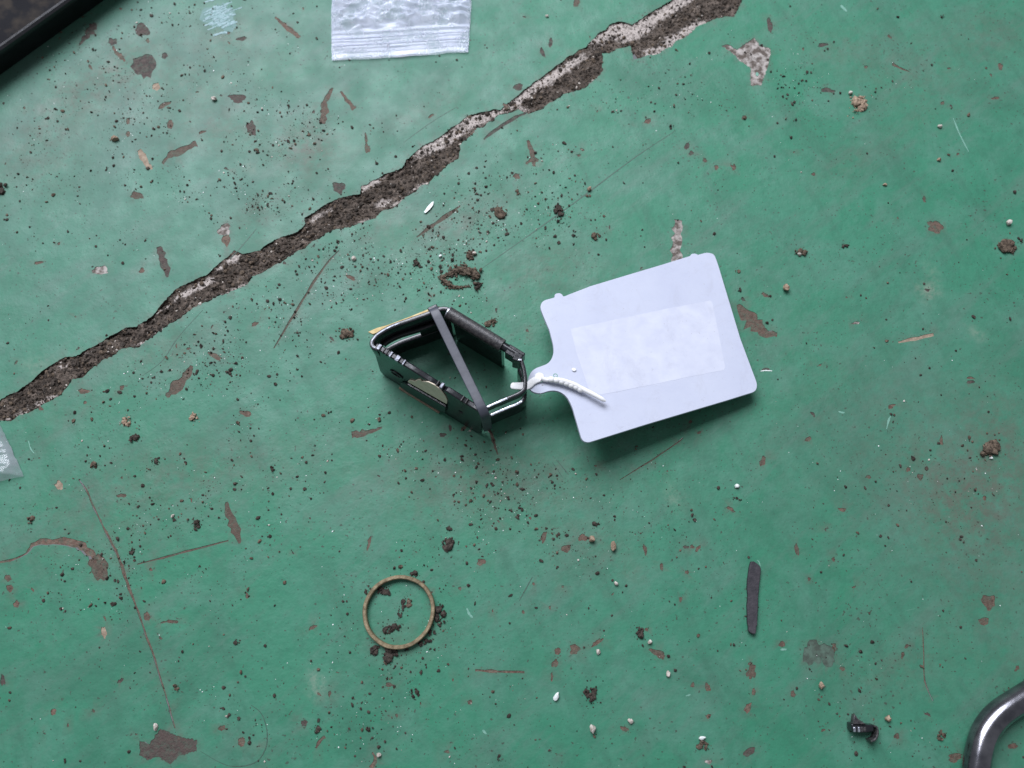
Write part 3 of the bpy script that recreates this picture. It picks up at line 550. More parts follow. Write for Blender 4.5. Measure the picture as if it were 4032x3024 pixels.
# strap lying across the top and folded down over both ends
s0, s1 = PP(K1([(893, 318), (1352, 1262)]), H+.4)
sd = (s1-s0)/np.linalg.norm(s1-s0); sp = [s0-sd*2.0+zd*(-5), s0-sd*1.85+zd*(-1.6), s0-sd*1.2+zd*(-.15), s0+zd*.25]
sp += [s0+(s1-s0)*t+zd*(.25-1.0*math.sin(math.pi*t)*.5) for t in np.linspace(.06, .97, 14)]
sp += [s1+sd*.9+zd*(-.1), s1+sd*1.9+zd*(-1.4), s1+sd*2.1+zd*(-5), s1+sd*2.2+zd*(-19)]
sw = np.cross(sd, zd); refs = []
spa = np.array(sp)
for i in range(len(spa)):
    t = spa[min(i+1, len(spa)-1)]-spa[max(i-1, 0)]; t /= np.linalg.norm(t); refs.append(np.cross(sw, t))
strap = sweep('strap', spa, rrect(2.9, .9, .2), M['strap'], clamp, ref=np.array(refs))
slab('strap_clip', [(-1.6, -.6), (1.6, -.6), (1.6, 1.5), (-1.6, 1.5)], [], lambda u, v, q: s0-sd*(1.3+v)+sw*u+np.array((0, 0, q)), -3.5, -.9, M['black'], strap, bevel=.25)
# yellow sliver caught behind the clamp
yp = PP(K1([(246, 512), (292, 536), (440, 480), (640, 410), (830, 335), (838, 288), (640, 368), (440, 444), (330, 474)]), 17)
ys = slab('yellow_sliver', [(q[0], q[1]) for q in yp], [], lambda u, v, q: np.array((u, v, 17+q)), -.5, .5, M['yellow'], None, origin=yp.mean(0), bevel=.15)
tag(ys, 'thin yellow sliver caught along the upper left side of the black clamp', 'sliver')

# ------------------------------------------------------------------ white plastic tag and its beaded tie
tp = [np.append(P(px, py, z)[:2], z) for px, py, z in ((2100, 1500, 15.0), (2800, 1010, 1.6), (2972, 1525, 6.0))]
tn = np.cross(tp[1]-tp[0], tp[2]-tp[0]); tn /= np.linalg.norm(tn); tn *= np.sign(tn[2])
eu = np.array((1., 0, 0)); eu -= tn*(eu@tn); eu /= np.linalg.norm(eu); ev = np.cross(tn, eu)
tl_ = lambda pts: [((q-tp[0])@eu, (q-tp[0])@ev) for q in on_plane(pts, tp[0], tn)]
t3 = lambda u, v, q: tp[0]+eu*u+ev*v+tn*(q-.15*((u-38)/40)**2)
outline = [(2137, 1236), (2129, 1212), (2131, 1196), (2140, 1185), (2153, 1179), (2183, 1171), (2184, 1163), (2189, 1156), (2204, 1154), (2214, 1160), (2220, 1167), (2324, 1127), (2460, 1086), (2601, 1044), (2716, 1008), (2722, 1001), (2734, 998), (2745, 1001), (2749, 1003), (2775, 996), (2788, 995), (2803, 998), (2815, 1008), (2829, 1046), (2916, 1334), (2978, 1500), (2981, 1516), (2978, 1532), (2967, 1543), (2872, 1573), (2547, 1670), (2330, 1738), (2316, 1741), (2301, 1738), (2291, 1728), (2286, 1714), (2268, 1652), (2254, 1605), (2235, 1567), (2210, 1545), (2183, 1537), (2156, 1540), (2129, 1548), (2102, 1543), (2086, 1530), (2079, 1508), (2081, 1488), (2092, 1464), (2113, 1448), (2151, 1434), (2170, 1416), (2180, 1388), (2178, 1356), (2164, 1301)]
od = []
for a, b in zip(outline, outline[1:]+outline[:1]):      # keep the long sides straight
    k = max(1, int(math.hypot(b[0]-a[0], b[1]-a[1])/22)); od += [(a[0]+(b[0]-a[0])*i/k, a[1]+(b[1]-a[1])*i/k) for i in range(k)]
ol = smoothpath(tl_(od), 2, True)
tho = tl_([(2128, 1492)])[0]
O2 = t3(*tl_([(2550, 1370)])[0], 0)
card = empty('plastic_tag', (O2[0], O2[1], 0)); tag(card, 'milky white plastic tag leaning from the black clamp to the floor', 'tag')
body = slab('tag_body', [tuple(a) for a in ol], [hole(*tho, 1.1, 1.1)], t3, -1.1, 0, M['tag'], card, bevel=.25)
pn = tl_(K2([(545, 728), (900, 655), (1250, 580), (1560, 522), (1576, 535), (1625, 770), (1668, 1005), (1660, 1025), (1450, 1068), (1100, 1140), (770, 1205), (690, 1200), (640, 1050), (590, 900)]))
slab('frosted_panel', [tuple(q) for q in rough_line(np.array(pn), 1.2, .05, 9, True)], [], t3, .004, .018, M['panel'], body)
for (cx, cy), r, m in ((K2([(320, 1072)])[0], 1.5, 'tie'), (K2([(570, 1026)])[0], .7, 'tie')):
    q = tl_([(cx, cy)])[0]; slab('moulding_stud', hole(*q, r, r*.8), [], t3, .01, .5, M[m], body, bevel=.25)
q = tl_(K2([(437, 1066)]))[0]; slab('green_mark', hole(*q, .75, .7), [hole(*q, .5, .45)], t3, .01, .05, M['mint'], body)
for i, (x, y, L, a) in enumerate([(345, 1136, 22, 10)]):
    q = np.array(tl_(K2([(x, y)]))[0]); c, s = math.cos(R(a)), math.sin(R(a)); k = L*.5425/23
    st = [(q[0]+u*c-v*s, q[1]+u*s+v*c) for u, v in ((-k, 0), (-.3*k, .22), (.4*k, .12), (k, .05), (.5*k, -.1), (-.4*k, -.16))]
    slab('smudge', st, [], t3, .019, .03, M['smudge'], body)
# the tie: a stub pushed through the clamp's slot, a loop through the tag and a beaded tail
B3 = lambda pts, h: np.array([t3(*q, h) for q in tl_(pts)])
tie = empty('plastic_tie', (*t3(*tho, 0)[:2], 0)); tag(tie, 'white beaded plastic tie threaded through the neck of the tag', 'cable tie')
stub = np.vstack([B3([(2128, 1492)], .7), B3([(2100, 1502)], .5), PP(K1([(1790, 1030), (1740, 1032), (1680, 1032), (1640, 1030), (1622, 1028)]), 15.6)])
sweep('stub', smoothpath(stub, 4), rrect(2.5, .9, .35), M['tie'], tie, scale=np.interp(np.linspace(0, 1, (len(stub)-1)*4+1), [0, .5, .85, 1], [.9, 1.0, .85, .35]))
tail = smoothpath(np.vstack([B3(K2([(330, 1095), (365, 1106), (400, 1106)]), 1.1), B3(K2([(470, 1116), (560, 1146), (610, 1172)]), 1.9), B3(K2([(700, 1222), (790, 1272)]), 2.4)]), 8)
scl = np.interp(np.linspace(0, 1, len(tail)), [0, .1, .5, .62, .95, 1], [.8, .7, .75, .85, .68, .25])
tm = sweep('tail', tail, circ(1.05, 14), M['tie'], tie, scale=scl)
bp = np.array(K2([(402, 1108), (438, 1114), (476, 1124), (512, 1136), (546, 1150), (580, 1164), (610, 1180)]))
for i, q in enumerate(bp):
    pc = B3([tuple(q)], 1.6)[0]; dirb = (B3([tuple(bp[min(i+1, 6)])], 1.6)[0]-B3([tuple(bp[max(i-1, 0)])], 1.6)[0]); dirb /= np.linalg.norm(dirb)
    pr = [pc+dirb*a for a in (-1.0, -.75, -.4, 0, .4, .75, 1.0)]
    sweep('bead', pr, circ(1.02, 14), M['tie'], tm, scale=[.62, .82, .96, 1.0, .96, .82, .62])

# ------------------------------------------------------------------ brass ring
rc = P(1571, 2408, 1.2); ro = 11.15
pr = [(ro-1.2, .1), (ro-1.0, .0), (ro-.2, .0), (ro, .2), (ro+.02, 2.0), (ro-.22, 2.25), (ro-.95, 2.25), (ro-1.2, 2.0)]
V = []; NR = 96
for i in range(NR):
    a = 2*math.pi*i/NR; wob = .12*math.sin(2*a+.6)+.08*math.sin(3*a)+.03*math.sin(9*a)
    for r_, z in pr: V.append((rc[0]+(r_+wob)*math.cos(a), rc[1]+(r_+wob)*math.sin(a), z+.1))
m_ = len(pr)
ring = fix_normals(mesh('brass_ring', V, [(i*m_+j, ((i+1) % NR)*m_+j, ((i+1) % NR)*m_+(j+1) % m_, i*m_+(j+1) % m_) for i in range(NR) for j in range(m_)], M['brass'], None, True, (rc[0], rc[1], 0)))
tag(ring, 'thin tarnished brass ring lying flat among black crumbs', 'ring')
# ------------------------------------------------------------------ dark flat strip
st = [(x*.3165+2600, y*.3165+2100) for x, y in [(1130, 352), (1165, 348), (1205, 372), (1240, 405), (1256, 440), (1252, 500), (1240, 620), (1226, 760), (1220, 900), (1210, 1060), (1206, 1150), (1194, 1160), (1192, 1200), (1186, 1245), (1160, 1256), (1120, 1240), (1094, 1215), (1096, 1160), (1084, 1100), (1086, 1000), (1082, 900), (1096, 780), (1086, 680), (1090, 590), (1104, 480), (1112, 420)]]
sp_ = PP(st, 1.6)
strip = slab('rubber_strip', [(q[0], q[1]) for q in sp_], [], lambda u, v, q: np.array((u, v, q+.5*math.sin(v*.12))), .55, 1.8, M['rubber'], None, origin=(*sp_.mean(0)[:2], 0), bevel=.2)
tag(strip, 'narrow dark flat strip lying upright in the picture, lower right of the tag', 'strip')
# ------------------------------------------------------------------ small broken black clip
k5 = lambda pts: [(x*.376+3200, y*.376+2500) for x, y in pts]
c0 = P(*k5([(530, 985)])[0], 0)
clip = empty('broken_clip', c0); tag(clip, 'small broken black plastic clip with a curled end', 'clip')
bpx = PP(k5([(405, 925), (520, 935), (640, 945), (645, 1010), (560, 1025), (480, 1028), (410, 1010)]), 3.6)
cb = slab('clip_body', [(q[0], q[1]) for q in bpx], [], lambda u, v, q: np.array((u, v, q)), .1, 3.6, M['black'], clip, bevel=.3)
fpx = PP(k5([(425, 935), (432, 880), (438, 832), (452, 840), (480, 880), (530, 915), (570, 940)]), 4.6)
slab('fin', [(q[0], q[1]) for q in fpx], [], lambda u, v, q: np.array((u, v, q)), 2.4, 4.4, M['black_dusty'], clip, bevel=.2)
for x in (438, 484, 516, 545):
    q = P(*k5([(x, 990)])[0], 3.8); slab('clip_rib', [(-.42, -.75), (.3, -.75), (.42, .75), (-.3, .75)], [], lambda u, v, w_, q=q: np.array((q[0]+u, q[1]+v, 3.5+w_)), 0, .5, M['bright_metal' if x < 490 else 'black_dusty'], cb, bevel=.2)  # bright metal on the left ribs imitates the gloss of black plastic
hp = smoothpath(PP(k5([(630, 950), (662, 965), (672, 1010), (664, 1060), (640, 1095), (600, 1108)]), 3.0), 5); hp[:, 2] = 2.0
sweep('curled_end', hp, rrect(.6, 3.6, .2), M['black_dusty'], clip)
# ------------------------------------------------------------------ bent gloss pipe, bottom right
pz = 4.0
pc = smoothpath(PP(k5([(1640, 1900), (1690, 1600), (1716, 1393), (1742, 1230), (1790, 1060), (1870, 920), (1990, 800), (2212, 655), (2500, 480), (2900, 260)]), pz), 8)
pipe = sweep('bent_pipe', pc, circ(3.7, 40), M['pipe'], None, origin=(*pc[len(pc)//2][:2], 0))
tag(pipe, 'shiny dark metal bent pipe entering at the bottom right corner', 'pipe')
# ------------------------------------------------------------------ black tray, top left
tz = 11.5
e0, e1 = P(-20, 205, tz), P(285, -12, tz); td = (e1-e0); td[2] = 0; td /= np.linalg.norm(td); tnv = np.array((-td[1], td[0], 0))
if tnv@np.array((-1, 1, 0)) < 0: tnv = -tnv
mid = (e0+e1)/2; O4 = mid+tnv*60; O4[2] = 0
tray = empty('black_tray', O4); tag(tray, 'edge of a black plastic tray with a dusty rim, top left', 'tray')
ln = [mid+td*s for s in np.linspace(-150, 150, 40)]
rimp = [(q+tnv*1.4) for q in ln]
prof = [(1.4, -11.2), (-.9, -3.2), (-1.7, -1.6), (-1.6, -.6), (-.8, .0), (.3, -.1), (1.0, -.9), (1.8, -2.4), (4.4, -11.2)]
V = []
for q in rimp:
    for a, b in prof: V.append(q+tnv*a+np.array((0, 0, b)))
m_ = len(prof)
fix_normals(mesh('tray_rim', V, [(i*m_+j, i*m_+(j+1) % m_, (i+1)*m_+(j+1) % m_, (i+1)*m_+j) for i in range(len(rimp)-1) for j in range(m_)], M['tray'], tray))
gxs = np.linspace(0, 1, 90); V = []
for q in np.linspace(-150, 150, 120):
    for s in gxs:
        pt = mid+td*q+tnv*(2.9+s*110); hgt = 8.9-1.2*math.exp(-s*20)+.5*vnoise(np.array([q*.2]), np.array([s*22.]), 3)[0]; V.append((pt[0], pt[1], hgt))
fix_normals(mesh('tray_bottom', V, [(i*90+j, i*90+j+1, (i+1)*90+j+1, (i+1)*90+j) for i in range(119) for j in range(89)], M['tray_dust'], tray))
# ------------------------------------------------------------------ clear zip bag (top) and the corner of another (left edge)
def sheet(name, c00, c10, c01, c11, nu, nv, zfun, mat, parent):
    """c.. photo points: bottom left, bottom right, top left, top right"""
    q = [P(*c)[:2] for c in (c00, c10, c01, c11)]; V = []
    u = np.linspace(0, 1, nu)[None, :]; v = np.linspace(0, 1, nv)[:, None]
    XY = (q[0]*((1-u)*(1-v))[..., None]+q[1]*(u*(1-v))[..., None]+q[2]*((1-u)*v)[..., None]+q[3]*(u*v)[..., None])
    U_, V_ = np.broadcast_arrays(u, v); wob = (fbm(V_*9, V_*0+.5, 77, 3)-.5)*.9
    e = np.where(U_ < .5, (1-U_*2), (U_*2-1))**6
    XY = XY+np.stack([wob*e*np.where(U_ < .5, 1, -1), (fbm(U_*7, U_*0, 78, 3)-.5)*1.2*((1-V_)**12)], -1)
    Zz = zfun(U_, V_, XY[..., 0], XY[..., 1])
    W = np.concatenate([XY, Zz[..., None]], -1).reshape(-1, 3)
    return fix_normals(mesh(name, W, [(i*nu+j, i*nu+j+1, (i+1)*nu+j+1, (i+1)*nu+j) for i in range(nv-1) for j in range(nu-1)], mat, parent, True), 180)
bo = P(1580, -150); bag = empty('zip_bag', bo); tag(bag, 'clear zip bag with a ridged closure, cut off by the top edge', 'bag')
cs = ((1309, 243), (1843, 207), (1300, -420), (1886, -420))
def bagz(u, v, x, y):
    ed = np.clip(np.minimum(u, 1-u)*14, 0, 1); d = v*62.0
    z = .7+.5*np.sqrt(ed)
    for dd, h, s in ((1.9, .30, .3), (3.3, .42, .28), (4.3, .5, .34), (5.9, .36, .3), (7.0, .5, .36), (8.6, .7, .5)):
        dq = d-dd-.6*(fbm(u*4, u*0+dd, 9, 2)-.5); z = z+h*np.exp(-(dq/s)**2)
    z = z+.35*(1-np.abs(2*fbm(u*3+d*.05, d*.55+u*1.5, 71, 3)-1))*np.clip(1-d/12, 0, 1)
    k = np.clip((d-8.8)/3.5, 0, 1)
    rid = 1-np.abs(2*fbm(x*.09+.05*y, y*.20-x*.05, 41, 2)-1); rid2 = 1-np.abs(2*fbm(x*.16+y*.2, y*.42-x*.12, 47, 2)-1)
    z = z+k*(ed**.5)*(.9+4.2*(rid-.5)+2.0*(rid2-.5)+.9*np.exp(-((d-11.3)/1.0)**2)*(u*.8+.3))
    return z+.12*fbm(x*.5, y*1.5, 60, 3)
sheet('front_film', *cs, 200, 260, bagz, M['film'], bag)
sheet('back_film', *cs, 40, 40, lambda u, v, x, y: .35+.15*fbm(x*.2, y*.2, 5, 3), M['film'], bag)
for dd in (.072, .113):
    a, b = [np.array(c, float) for c in cs[:2]]; up0, up1 = np.array(cs[2], float), np.array(cs[3], float)
    pth = [P(*((a+(up0-a)*dd)*(1-t)+(b+(up1-b)*dd)*t))*np.array((1, 1, 0))+np.array((0, 0, 1.75)) for t in np.linspace(.012, .985, 20)]
    sweep('zip_ridge', pth, rrect(.4, .4, .15), M['film'], bag)
bo2 = P(-120, 1800); bag2 = empty('clear_bag', bo2); tag(bag2, 'corner of a clear plastic bag poking in from the left edge', 'bag')
def bag2z(u, v, x, y):
    ed = np.clip(np.minimum(np.minimum(u, 1-u), np.minimum(v, 1-v))*9, 0, 1)
    return .5+ed**.6*(3.0+3.5*(fbm(x*.12, y*.12, 12, 3)-.4)+.9*(fbm(x*.5, y*.4, 14, 3)-.5))
cs2 = ((-700, 2080), (96, 1872), (-560, 1420), (-8, 1650))
sheet('front_film', *cs2, 110, 80, bag2z, M['film_clear'], bag2)
sheet('back_film', *cs2, 40, 40, lambda u, v, x, y: .3+.1*fbm(x*.2, y*.2, 5, 3), M['film_clear'], bag2)

# ------------------------------------------------------------------ lumps of dirt, pebbles and flakes
def ico(sub):
    import bmesh
    bm = bmesh.new(); bmesh.ops.create_icosphere(bm, subdivisions=sub, radius=1)
    v = np.array([q.co[:] for q in bm.verts]); f = np.array([[q.index for q in g.verts] for g in bm.faces]); bm.free(); return v, f
I2, F2 = ico(2); I1, F1 = ico(1); I3, F3 = ico(3)
def lump(name, px, py, wx, wy, ang, m, label, cat, nl=5, h=.5, group=None, seed=0, path=None):
    """an uneven lump of nl crumbs filling an oval of wx by wy photo pixels"""
    r = np.random.default_rng(seed+int(px*7+py)); c = P(px, py); k = 1/11.6; V, Fc = [], []
    a_ = R(ang); w2, h2 = wx*k/2, wy*k/2; mn = min(w2, h2)
    def piece(ou, ov, sv, sub, oz=0.0):
        I, Fq = (I2, F2) if sub else (I1, F1)
        q = I*1.6+r.uniform(0, 50, 3)
        disp = 1+.9*(fbm(q[:, 0]+q[:, 2]*.7, q[:, 1]-q[:, 2]*.6, int(r.integers(99)), 3)-.5)+r.normal(0, .05 if sub else .16, len(I))
        v = I*disp[:, None]*sv
        pl = r.normal(0, 1, (5, 3)); pl /= np.linalg.norm(pl, axis=1)[:, None]       # broken faces
        for g in pl:
            lim = np.linalg.norm(sv*g)*r.uniform(.55, .85); e = v@g-lim; v = v-np.maximum(e, 0)[:, None]*g
        b = r.uniform(0, 6.28) if nl > 1 else 0; cb, sb = math.cos(b), math.sin(b)
        v = np.column_stack([v[:, 0]*cb-v[:, 1]*sb, v[:, 0]*sb+v[:, 1]*cb, v[:, 2]])
        x = v[:, 0]+ou; y = v[:, 1]+ov; ca, sa = math.cos(a_), math.sin(a_)
        z = v[:, 2]+sv[2]*.62+oz+fz([c[0]], [c[1]])[0]
        base = sum(len(q) for q in V)
        V.append(np.column_stack([c[0]+x*ca-y*sa, c[1]+x*sa+y*ca, np.maximum(z, -.25)])); Fc.append(Fq+base)
    if path is not None:
        pw = PP(smoothpath([q[:2] for q in path], 6)); ws = np.interp(np.linspace(0, 1, len(pw)), np.linspace(0, 1, len(path)), [q[2] for q in path])*k/2
        for q, w_ in zip(pw, ws):
            ou, ov = q[0]-c[0], q[1]-c[1]
            piece(ou, ov, w_*np.array((r.uniform(.7, 1.1), r.uniform(.6, 1), r.uniform(.5, .9))), True)
            for i in range(5):
                k3 = w_*r.uniform(.2, .5); piece(ou+r.normal(0, .7)*w_, ov+r.normal(0, .7)*w_, k3*np.array((r.uniform(.8, 1.8), 1, .9)), False, max(0, r.uniform(-.4, .6))*w_)
    elif nl == 1: piece(0, 0, np.array((w2, h2, mn*h*2))*1.08, True)
    else:
        for i in range(nl):
            t = (i+.5)/nl*2-1 if wx > 1.5*wy else r.uniform(-1, 1)
            ou = t*w2*.72; ov = r.uniform(-1, 1)*h2*.6*math.sqrt(max(0, 1-t*t*.5))
            piece(ou, ov, mn*r.uniform(.36, .74)*np.array((r.uniform(.8, 1.4), r.uniform(.7, 1.25), h*1.5*r.uniform(.5, 1))), True)
        for i in range(nl*3):
            t = r.uniform(-1, 1); q = r.uniform(-1, 1)*math.sqrt(1-t*t)
            k3 = mn*r.uniform(.10, .34); piece(t*w2*.95, q*h2*.95, k3*np.array((r.uniform(.8, 1.7), 1, .8)), False, max(0, r.uniform(-.3, .7))*mn*h)
        for i in range(nl*3):
            t = r.normal(0, 1.0); q = r.normal(0, 1.0); k3 = mn*r.uniform(.05, .15); piece(t*w2, q*h2, k3*np.array((1.3, 1, .8)), False)
    o = mesh(name, np.vstack(V), np.vstack(Fc), M[m], None, False, (c[0], c[1], 0)); return tag(o, label, cat, group)
D, B_, S_, T_ = 'dirt', 'dirt_brown', 'stone', 'stone_tan'
g1 = 'lumps of dirt on the floor'; g2 = 'pebbles on the floor'
lump('dirt_lump', 1814, 1082, 150, 62, 0, B_, 'largest crumbly brown lump, C-shaped, just above the black clamp', 'dirt lump', 5, .5, g1, path=[(1846, 1128, 12), (1800, 1132, 16), (1765, 1120, 22), (1738, 1098, 18), (1760, 1085, 16), (1785, 1072, 26), (1815, 1065, 34), (1850, 1070, 40), (1878, 1090, 34)])
for a in [
    (1880, 1130, 34, 62, 10, D, 'dark upright lump at the right end of the C-shaped lump', 4, .5),
    (1855, 1008, 38, 54, 10, B_, 'brown lump directly above the C-shaped lump', 5, .5), (2199, 838, 38, 92, 5, D, 'tall dark lump above the upper left corner of the tag', 6, .5),
    (2343, 932, 36, 42, -20, B_, 'dark lump halfway between the tall dark lump and the tag edge', 3, .6), (1970, 838, 48, 54, 0, B_, 'crumbly lump between the crack and the tall dark lump', 7, .45),
    (2040, 758, 18, 60, 15, B_, 'thin curled brown lump right of the crack', 4, .6), (1635, 1037, 26, 44, 0, D, 'dark tear-shaped lump left of the C-shaped lump', 3, .6),
    (1365, 1312, 60, 46, 10, B_, 'brown lump left of the clamp, level with its upper side', 6, .45), (1932, 1272, 46, 36, 30, B_, 'brown crumbs behind the upper right side of the clamp', 6, .5), (1700, 1300, 36, 36, 0, B_, 'brown lump inside the black clamp', 4, .5),
    (500, 1661, 36, 40, 0, T_, 'tan lump below the crack at the left', 4, .6), (766, 1645, 28, 44, 20, T_, 'tan and grey lump below the crack, near the middle left', 4, .6), (530, 1724, 34, 36, 0, D, 'dark lump just under the tan lump at the left', 4, .5),
    (771, 2065, 38, 40, 0, D, 'round black lump left of the spindle-shaped chip', 3, .6), (122, 2040, 28, 44, -15, B_, 'brown lump near the left edge, below the clear bag corner', 3, .5), (616, 1815, 36, 26, 10, D, 'dark lump at mid left, above the long curved gouge', 3, .5), (369, 1833, 30, 30, 0, B_, 'brown lump just above the top of the long curved gouge', 3, .5), (1077, 1844, 24, 30, 0, D, 'dark lump alone below and left of the clamp', 2, .6),
    (520, 2176, 20, 38, 0, D, 'black lump where the long curved gouge meets the short straight one', 3, .6), (933, 2526, 26, 18, 25, D, 'small black lump right of the long curved gouge', 2, .6), (697, 2703, 24, 34, -20, B_, 'brown lump right of the lower part of the long curved gouge', 3, .5), (1246, 2872, 24, 34, 0, D, 'black lump near the bottom edge, left of centre', 3, .5),
    (1764, 2142, 44, 58, -20, D, 'black lump above and right of the brass ring', 5, .4), (1768, 2078, 24, 24, 0, D, 'small black lump above the black lump by the ring', 2, .5), (1632, 2262, 26, 34, 10, D, 'black crumb touching the top of the brass ring', 3, .6), (1735, 2420, 36, 84, 0, D, 'black lump touching the right side of the brass ring', 6, .5), (1668, 2530, 42, 30, 10, D, 'flat black lump under the lower right of the brass ring', 3, .4), (1540, 2575, 46, 70, 10, D, 'black lump touching the bottom of the brass ring', 6, .45), (1480, 2560, 36, 36, 0, D, 'black crumbs at the lower left of the brass ring', 5, .4), (1448, 2325, 22, 40, -20, D, 'black crumb touching the left side of the brass ring', 3, .5), (1512, 2328, 52, 32, -10, D, 'black lump inside the brass ring, against its upper left', 5, .35), (1582, 2395, 22, 92, -14, D, 'long upright black lump in the middle of the brass ring', 7, .45), (1608, 2372, 30, 40, 20, B_, 'small brown lump right of the long lump inside the ring', 3, .4), (1540, 2475, 72, 34, 15, D, 'black lump inside the brass ring near its bottom', 7, .4), (1698, 2488, 34, 26, 0, D, 'small black lump outside the ring, lower right', 3, .4), (1600, 2560, 14, 50, 0, D, 'thin black crumb below the ring, right of the bottom lump', 3, .5),
    (2517, 2494, 40, 42, 30, D, 'black lump left of the dark flat strip', 4, .5), (2325, 2726, 46, 62, -30, D, 'two-part black lump below and left of the dark flat strip', 5, .4), (1635, 2728, 28, 52, 10, D, 'dark lump below the brass ring, towards the bottom edge', 4, .5), (1455, 2866, 26, 24, 0, D, 'small black lump at the bottom, left of centre below the ring', 2, .6), (1967, 2984, 18, 34, 10, D, 'small black lump at the bottom edge, centre', 2, .6), (2347, 2062, 30, 26, 0, D, 'dark lump below the tag, above the pinkish pebble', 3, .6), (2765, 2935, 44, 34, 0, B_, 'brown and white crumb pile at the bottom edge, left of the small clip', 5, .5),
    (3895, 1768, 84, 56, 32, B_, 'large crumbly brown lump near the right edge', 9, .5), (3380, 415, 62, 82, -30, T_, 'loose pile of tan and brown crumbs at upper right', 9, .5), (3151, 992, 48, 32, 0, B_, 'brown lump right of the top corner of the tag', 4, .6), (3326, 968, 34, 22, 0, D, 'dark lump right of the brown lump at the tag top corner', 3, .6), (3964, 972, 66, 60, -30, B_, 'brown crumb pile at the right edge, below the cream pebble', 7, .45), (4012, 948, 26, 32, 0, D, 'dark lump at the right edge, above the crumb pile', 2, .6), (2910, 1139, 18, 28, -20, D, 'small dark lump just right of the tag edge', 2, .7), (2903, 1066, 24, 22, 0, B_, 'small brown lump just right of the tag top corner', 2, .7), (2646, 502, 24, 26, 0, D, 'small black lump right of the crack, upper centre', 2, .6), (2900, 1965, 42, 15, -15, D, 'thin dark lump below the lower right corner of the tag', 3, .7), (3704, 2899, 34, 34, 20, B_, 'brown lump between the small clip and the pipe', 3, .4), (8, 745, 44, 70, 0, D, 'black lump cut off by the left edge', 4, .6), (3708, 66, 22, 22, 0, D, 'round black lump at the top right', 2, .6), (2930, 466, 22, 20, 0, B_, 'small brown lump below the big pale chip at the upper right', 2, .6), (2085, 405, 24, 16, 10, D, 'black crumb on the crack, upper centre', 2, .7)]:
    lump('dirt_lump', *a[:6], a[6], 'dirt lump', a[7], a[8], g1)
for a in [
    (455, 549, 34, 22, 5, T_, 'flat tan pebble at the upper left'), (846, 393, 22, 18, 0, S_, 'pale pebble left of the dark chip at the upper left'), (1394, 1020, 18, 20, 0, S_, 'cream pebble left of the tear-shaped lump'), (1868, 1000, 16, 18, 0, S_, 'white stone set on the brown lump above the C-shaped lump'),
    (2320, 747, 20, 16, 30, T_, 'tan pebble high above the tag, right of the tall dark lump'), (3089, 1136, 28, 28, 0, T_, 'round tan pebble right of the tag'), (3967, 880, 22, 22, 0, S_, 'round cream pebble at the right edge'), (3144, 1003, 18, 12, 0, S_, 'cream pebble against the brown lump at the tag top corner'), (3699, 500, 18, 16, 0, S_, 'cream pebble at the upper right, with a small crumb beside it'), (3696, 630, 18, 14, -20, T_, 'orange tan pebble at the upper right'), (3482, 729, 22, 11, 10, T_, 'flat tan pebble right of the crack, level with the tall dark lump'), (3346, 368, 16, 18, 0, S_, 'cream pebble above the pile of tan crumbs'),
    (2329, 2121, 25, 24, 0, T_, 'pinkish pebble below the tag'), (2414, 2150, 20, 34, 0, T_, 'pale upright pebble right of the pinkish pebble'), (2333, 2870, 24, 28, 20, S_, 'largest white pebble near the bottom edge'), (2480, 2837, 18, 16, 0, S_, 'white pebble upper right of the largest white pebble'), (2189, 2744, 16, 32, -30, 'flake', 'white flake lower right of the brass ring'), (2355, 2567, 15, 18, 0, S_, 'small cream pebble left of the dark flat strip'), (2558, 2527, 16, 18, 0, S_, 'white pebble between the black lump and the dark strip'), (2631, 2652, 16, 22, 0, S_, 'white pebble below the black lump by the dark strip'), (2425, 2298, 16, 16, 0, S_, 'tiny white pebble above and left of the dark strip'), (616, 2862, 14, 26, 10, S_, 'white pebble on top of the big dark chip at lower left'), (2900, 1915, 20, 14, 0, 'flake', 'bright white flake below the lower right corner of the tag'), (3232, 2699, 18, 24, 0, T_, 'tan pebble above the small broken clip'), (3493, 2827, 20, 24, 0, T_, 'tan pebble right of the small broken clip'), (1493, 2972, 16, 16, 0, S_, 'pinkish white pebble at the bottom edge below the ring'), (2760, 2905, 26, 14, 10, 'flake', 'white flakes on the crumb pile at the bottom edge'), (1735, 1010, 15, 12, 40, 'flake', 'white flake left of the C-shaped lump'), (682, 2032, 10, 18, -20, S_, 'small white pebble left of the round black lump'), (3900, 1804, 14, 10, 0, 'flake', 'white flake on the large brown lump near the right edge'), (2154, 66, 16, 10, 0, S_, 'white crumb on the crack near the top')]:
    lump('pebble', *a[:6], a[6], 'pebble', 1, .62, g2)
sl_ = PP([(1670, 838), (1683, 818), (1700, 800), (1708, 796), (1706, 810), (1692, 828), (1676, 842)])
o = slab('plastic_shaving', [(q[0], q[1]) for q in sl_], [], lambda u, v, q: np.array((u, v, q+.3)), 0, .35, M['flake'], None, origin=(*sl_.mean(0)[:2], 0))
tag(o, 'curved white plastic shaving just below the crack', 'shaving')
